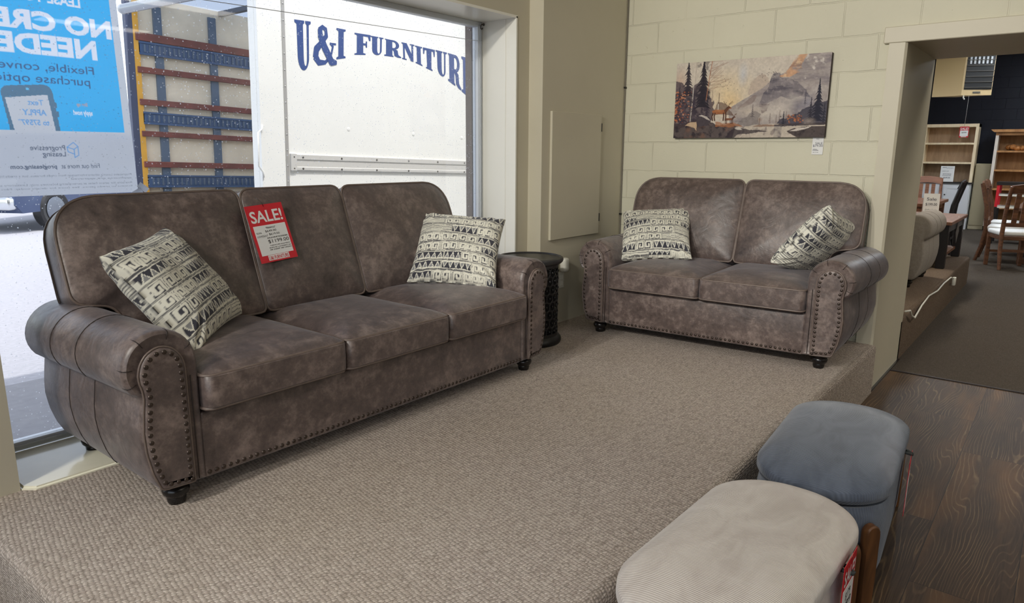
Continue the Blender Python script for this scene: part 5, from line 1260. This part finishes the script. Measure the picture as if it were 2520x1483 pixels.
def shelf_unit(name, label, x, y0, y1, z0, z1, depth, n, frame, back, lower=None, cornice=None):
    t = thing(name, label, 'bookcase', (x, (y0 + y1) / 2, 0.004)); hw = (y1 - y0) / 2
    for s in (-1, 1): obj('side_panel', bx(0, depth, s * hw - (0.05 if s > 0 else 0), s * hw + (0.05 if s < 0 else 0), z0, z1), frame, t)
    obj('back_panel', bx(depth - .015, depth, -hw, hw, z0, z1), back, t)
    obj('top_board', bx(-.004, depth, -hw, hw, z1 - .06, z1), cornice or frame, t)
    for k in range(1, n): z = z0 + (z1 - z0) * k / n; obj('shelf', bx(0.01, depth - .015, -hw + .05, hw - .05, z - .02, z + .015), cornice or frame, t)
    if cornice:
        bm = BM(); prism(bm, [(-hw - .09, z1 + .05), (hw + .09, z1 + .05), (hw + .03, z1), (-hw - .03, z1)], -.07, depth, 'x'); obj('cornice', bm, cornice, t)
    if lower:
        obj('cabinet_body', bx(-.05, depth, -hw, hw, 0, z0 - .03), lower, t); obj('counter_top', bx(-.09, depth, -hw - .02, hw + .02, z0 - .03, z0), blackwood, t)
        for s in (-1, 1):
            bm = BM(); a, b = (0.015, hw - .02) if s > 0 else (-hw + .02, -.015); box(bm, -.072, -.05, a, b, .08, z0 - .06); d = obj('cabinet_door', bm, lower, t)
            bm = BM(); box(bm, -.078, -.072, a, b, z0 - .13, z0 - .06); box(bm, -.078, -.072, a, b, .08, .15); box(bm, -.078, -.072, a, a + .06, .15, z0 - .13); box(bm, -.078, -.072, b - .06, b, .15, z0 - .13); obj('door_frame', bm, lower, d)
            bm = BM(); sphere(bm, (-.092, (a if s > 0 else b) + s * .03, z0 - .25), .014); obj('knob', bm, M['black'], d, 180)
    return t
pale = m_wood('pale_pine_wood', srgb(226, 202, 164), srgb(244, 228, 196), (10, 10, 2)); brownback = m_wood('brown_back_boards', srgb(160, 134, 108), srgb(190, 162, 132), (6, 8, 1.5)); wwhite = plain('white_washed_wood', srgb(218, 208, 196), 0.6, var=.06, scale=12)
shelf_unit('hutch_bookcase', 'pale wood hutch bookcase on a white cabinet against the navy wall', 16.8, 1.66, 2.60, 0.93, 2.07, 0.38, 3, pale, brownback, plain('white_cabinet_paint', srgb(214, 216, 220), 0.3))
shelf_unit('open_bookcase', 'white-sided open bookcase with brown shelves and cornice against the navy wall', 16.7, 0.42, 1.36, 0.1, 1.90, 0.4, 5, wwhite, m_wood('honey_back_boards', srgb(140, 100, 62), srgb(176, 132, 86), (6, 8, 1.5)), None, m_wood('honey_shelf_wood', srgb(150, 104, 62), srgb(190, 140, 88), (6, 8, 2)))
bm = BM(); rng = random.Random(4)
for k in range(9): sphere(bm, (rng.uniform(-.07, .07), -.28 + k * .07, .05 + rng.uniform(-.01, .02)), .06, 8, 6, (1, 1, .85))
o = obj('wood_decoration', bm, m_wood('amber_burl', srgb(140, 84, 40), srgb(196, 136, 74), (14, 14, 14)), None, 180); o.location = (16.9, 0.86, 1.558); tag(o, 'knobbly amber wood decoration on a shelf of the white-sided bookcase', 'decoration')
bm = BM(); box(bm, 0, .3, -.13, .13, 0, 1.30, .006, 1); t = thing('storage_cabinet', 'plain beige storage cabinet between the two bookcases', 'cabinet', (16.92, 1.51, 0.004)); obj('cabinet_body', bm, plain('beige_laminate', srgb(168, 158, 132), 0.5), t)
bm = BM(); box(bm, -.012, 0, -.12, .12, .08, 1.28, .004, 1); obj('cabinet_door', bm, plain('beige_laminate_door', srgb(160, 150, 124), 0.5), t)
# red and black display stand between the chairs and the bookcase
t = thing('display_stand', 'black-topped red display stand behind the trestle table', 'stand', (14.6, 0.78, 0.004))
obj('stand_top', bx(-.25, .25, -.28, .28, .98, 1.03), blackwood, t)
for sx in (-1, 1):
    for sy in (-1, 1): obj('post', bx(sx * .22 - .02, sx * .22 + .02, sy * .25 - .02, sy * .25 + .02, .62, .98), M['red'], t); obj('stand_foot', bx(sx * .22 - .02, sx * .22 + .02, sy * .25 - .02, sy * .25 + .02, 0, .62), blackwood, t)
for z in (.25, .60, .80): obj('tray', bx(-.22, .22, -.25, .25, z, z + .03), M['plastic'], t)
def wall_sale(label, loc, w, h):
    t = sale_tag('sale_tag', label, loc, [[0, 1, 0], [-1, 0, 0], [0, 0, 1]], w, h, [('$399', -.25, .25, .5, .62, .02)])
    return t
sale_tag('sale_tag', 'small red sale tag hung on a string over the hutch bookcase', (16.775, 1.90, 2.02), [[0, 1, 0], [-1, 0, 0], [0, 0, 1]] if False else [[0, 1, 0], [-1, 0, 0], [0, 0, 1]], 0.16, 0.21, [('$399', -.25, .25, .5, .62, .02)])
price_card('white price sheet propped at the front of the hutch bookcase shelf', (16.74, 2.09, 1.25), 0.24, 0.31, [('SALE', -.38, -.1, .06, .12, .02), ('HUTCH $399', -.1, .4, .10, .16, 0), ('CABINET $299', -.4, .1, .3, .36, 0), ('BOTH PIECES', -.3, .3, .48, .54, .02), ('PACKAGE DEAL', -.32, .32, .58, .63, .02), ('$649.00', -.25, .25, .7, .8, .02)], 'price sheet')
# ceiling-hung heater
def heater():
    t = thing('unit_heater', 'cream unit heater with dark louvred front hung near the ceiling of the back room', 'heater', (15.5, 1.88, 2.53), R(0))
    cream = plain('cream_enamel', srgb(214, 188, 140), 0.4)
    ang = R(38)
    # axes: a runs towards the room's near side (louvred face), b towards the window (plain face)
    a = Vector((math.sin(ang) * .55, -math.cos(ang), 0)).normalized(); b = Vector((.35, 1, 0)).normalized()
    c = Vector((0, 0, 0)); A, B, H = 0.50, 0.52, 0.715
    def pt(u, v, z): return c + a * u + b * v + Vector((0, 0, z))
    bm = BM(); loft(bm, [[pt(0, 0, z), pt(0, B, z), pt(A, B + .1, z), pt(A, 0.02, z)] for z in (0, H)]); obj('casing', bm, cream, t)
    n = Vector((-a.y, a.x, 0)); n = n if n.x < 0 else -n
    def slab(name, u0, u1, z0, z1, d0, d1, m, par=t):
        bm = BM(); q = [pt(u, 0, z) + n * d for d in (d0, d1) for u, z in ((u0, z0), (u1, z0), (u1, z1), (u0, z1))]
        vs = [bm.verts.new(p) for p in q]
        for f in ((0, 1, 2, 3), (7, 6, 5, 4), (0, 4, 5, 1), (1, 5, 6, 2), (2, 6, 7, 3), (3, 7, 4, 0)): bm.faces.new([vs[i] for i in f])
        return obj(name, bm, m, par)
    slab('recess_plate', 0.03, A - .03, .10, H - .03, .001, .004, M['black'])
    for k in range(6): slab('louvre', 0.03, A - .03, .13 + k * .095, .142 + k * .095, .004, .03, M['alu_dark'])
    for k in range(6): slab('heat_tube', .07 + k * .065, .10 + k * .065, H - .17, H - .05, .003, .02, M['alu'])
    slab('maker_plate', .18, .30, .035, .065, .001, .005, M['alu_dark'])
    bm = BM(); p = pt(.06, 0.02, 0); tube(bm, [p, p + Vector((0, 0, -.04)), p + Vector((.01, -.02, -.07))], .012, 6); obj('gas_valve', bm, M['plastic'], t, 180)
    for u, v in ((.1, .1), (.4, .4)):
        bm = BM(); p = pt(u, v, H); tube(bm, [p, p + Vector((0, 0, 3.62 - 2.53 - H))], .008, 6); obj('hanging_rod', bm, M['alu_dark'], t, 180)
    bm = BM(); p = pt(.12, -.01, 0); q = Vector((16.76 - 15.5, 1.905 - 1.88, 2.03 - 2.53)); tube(bm, [p, q], .0035, 5); o = obj('tag_string', bm, M['white_paper'], None, 180); o.location = (15.5, 1.88, 2.53); tag(o, 'thin white string running down from the unit heater to a red sale tag', 'string')
heater()
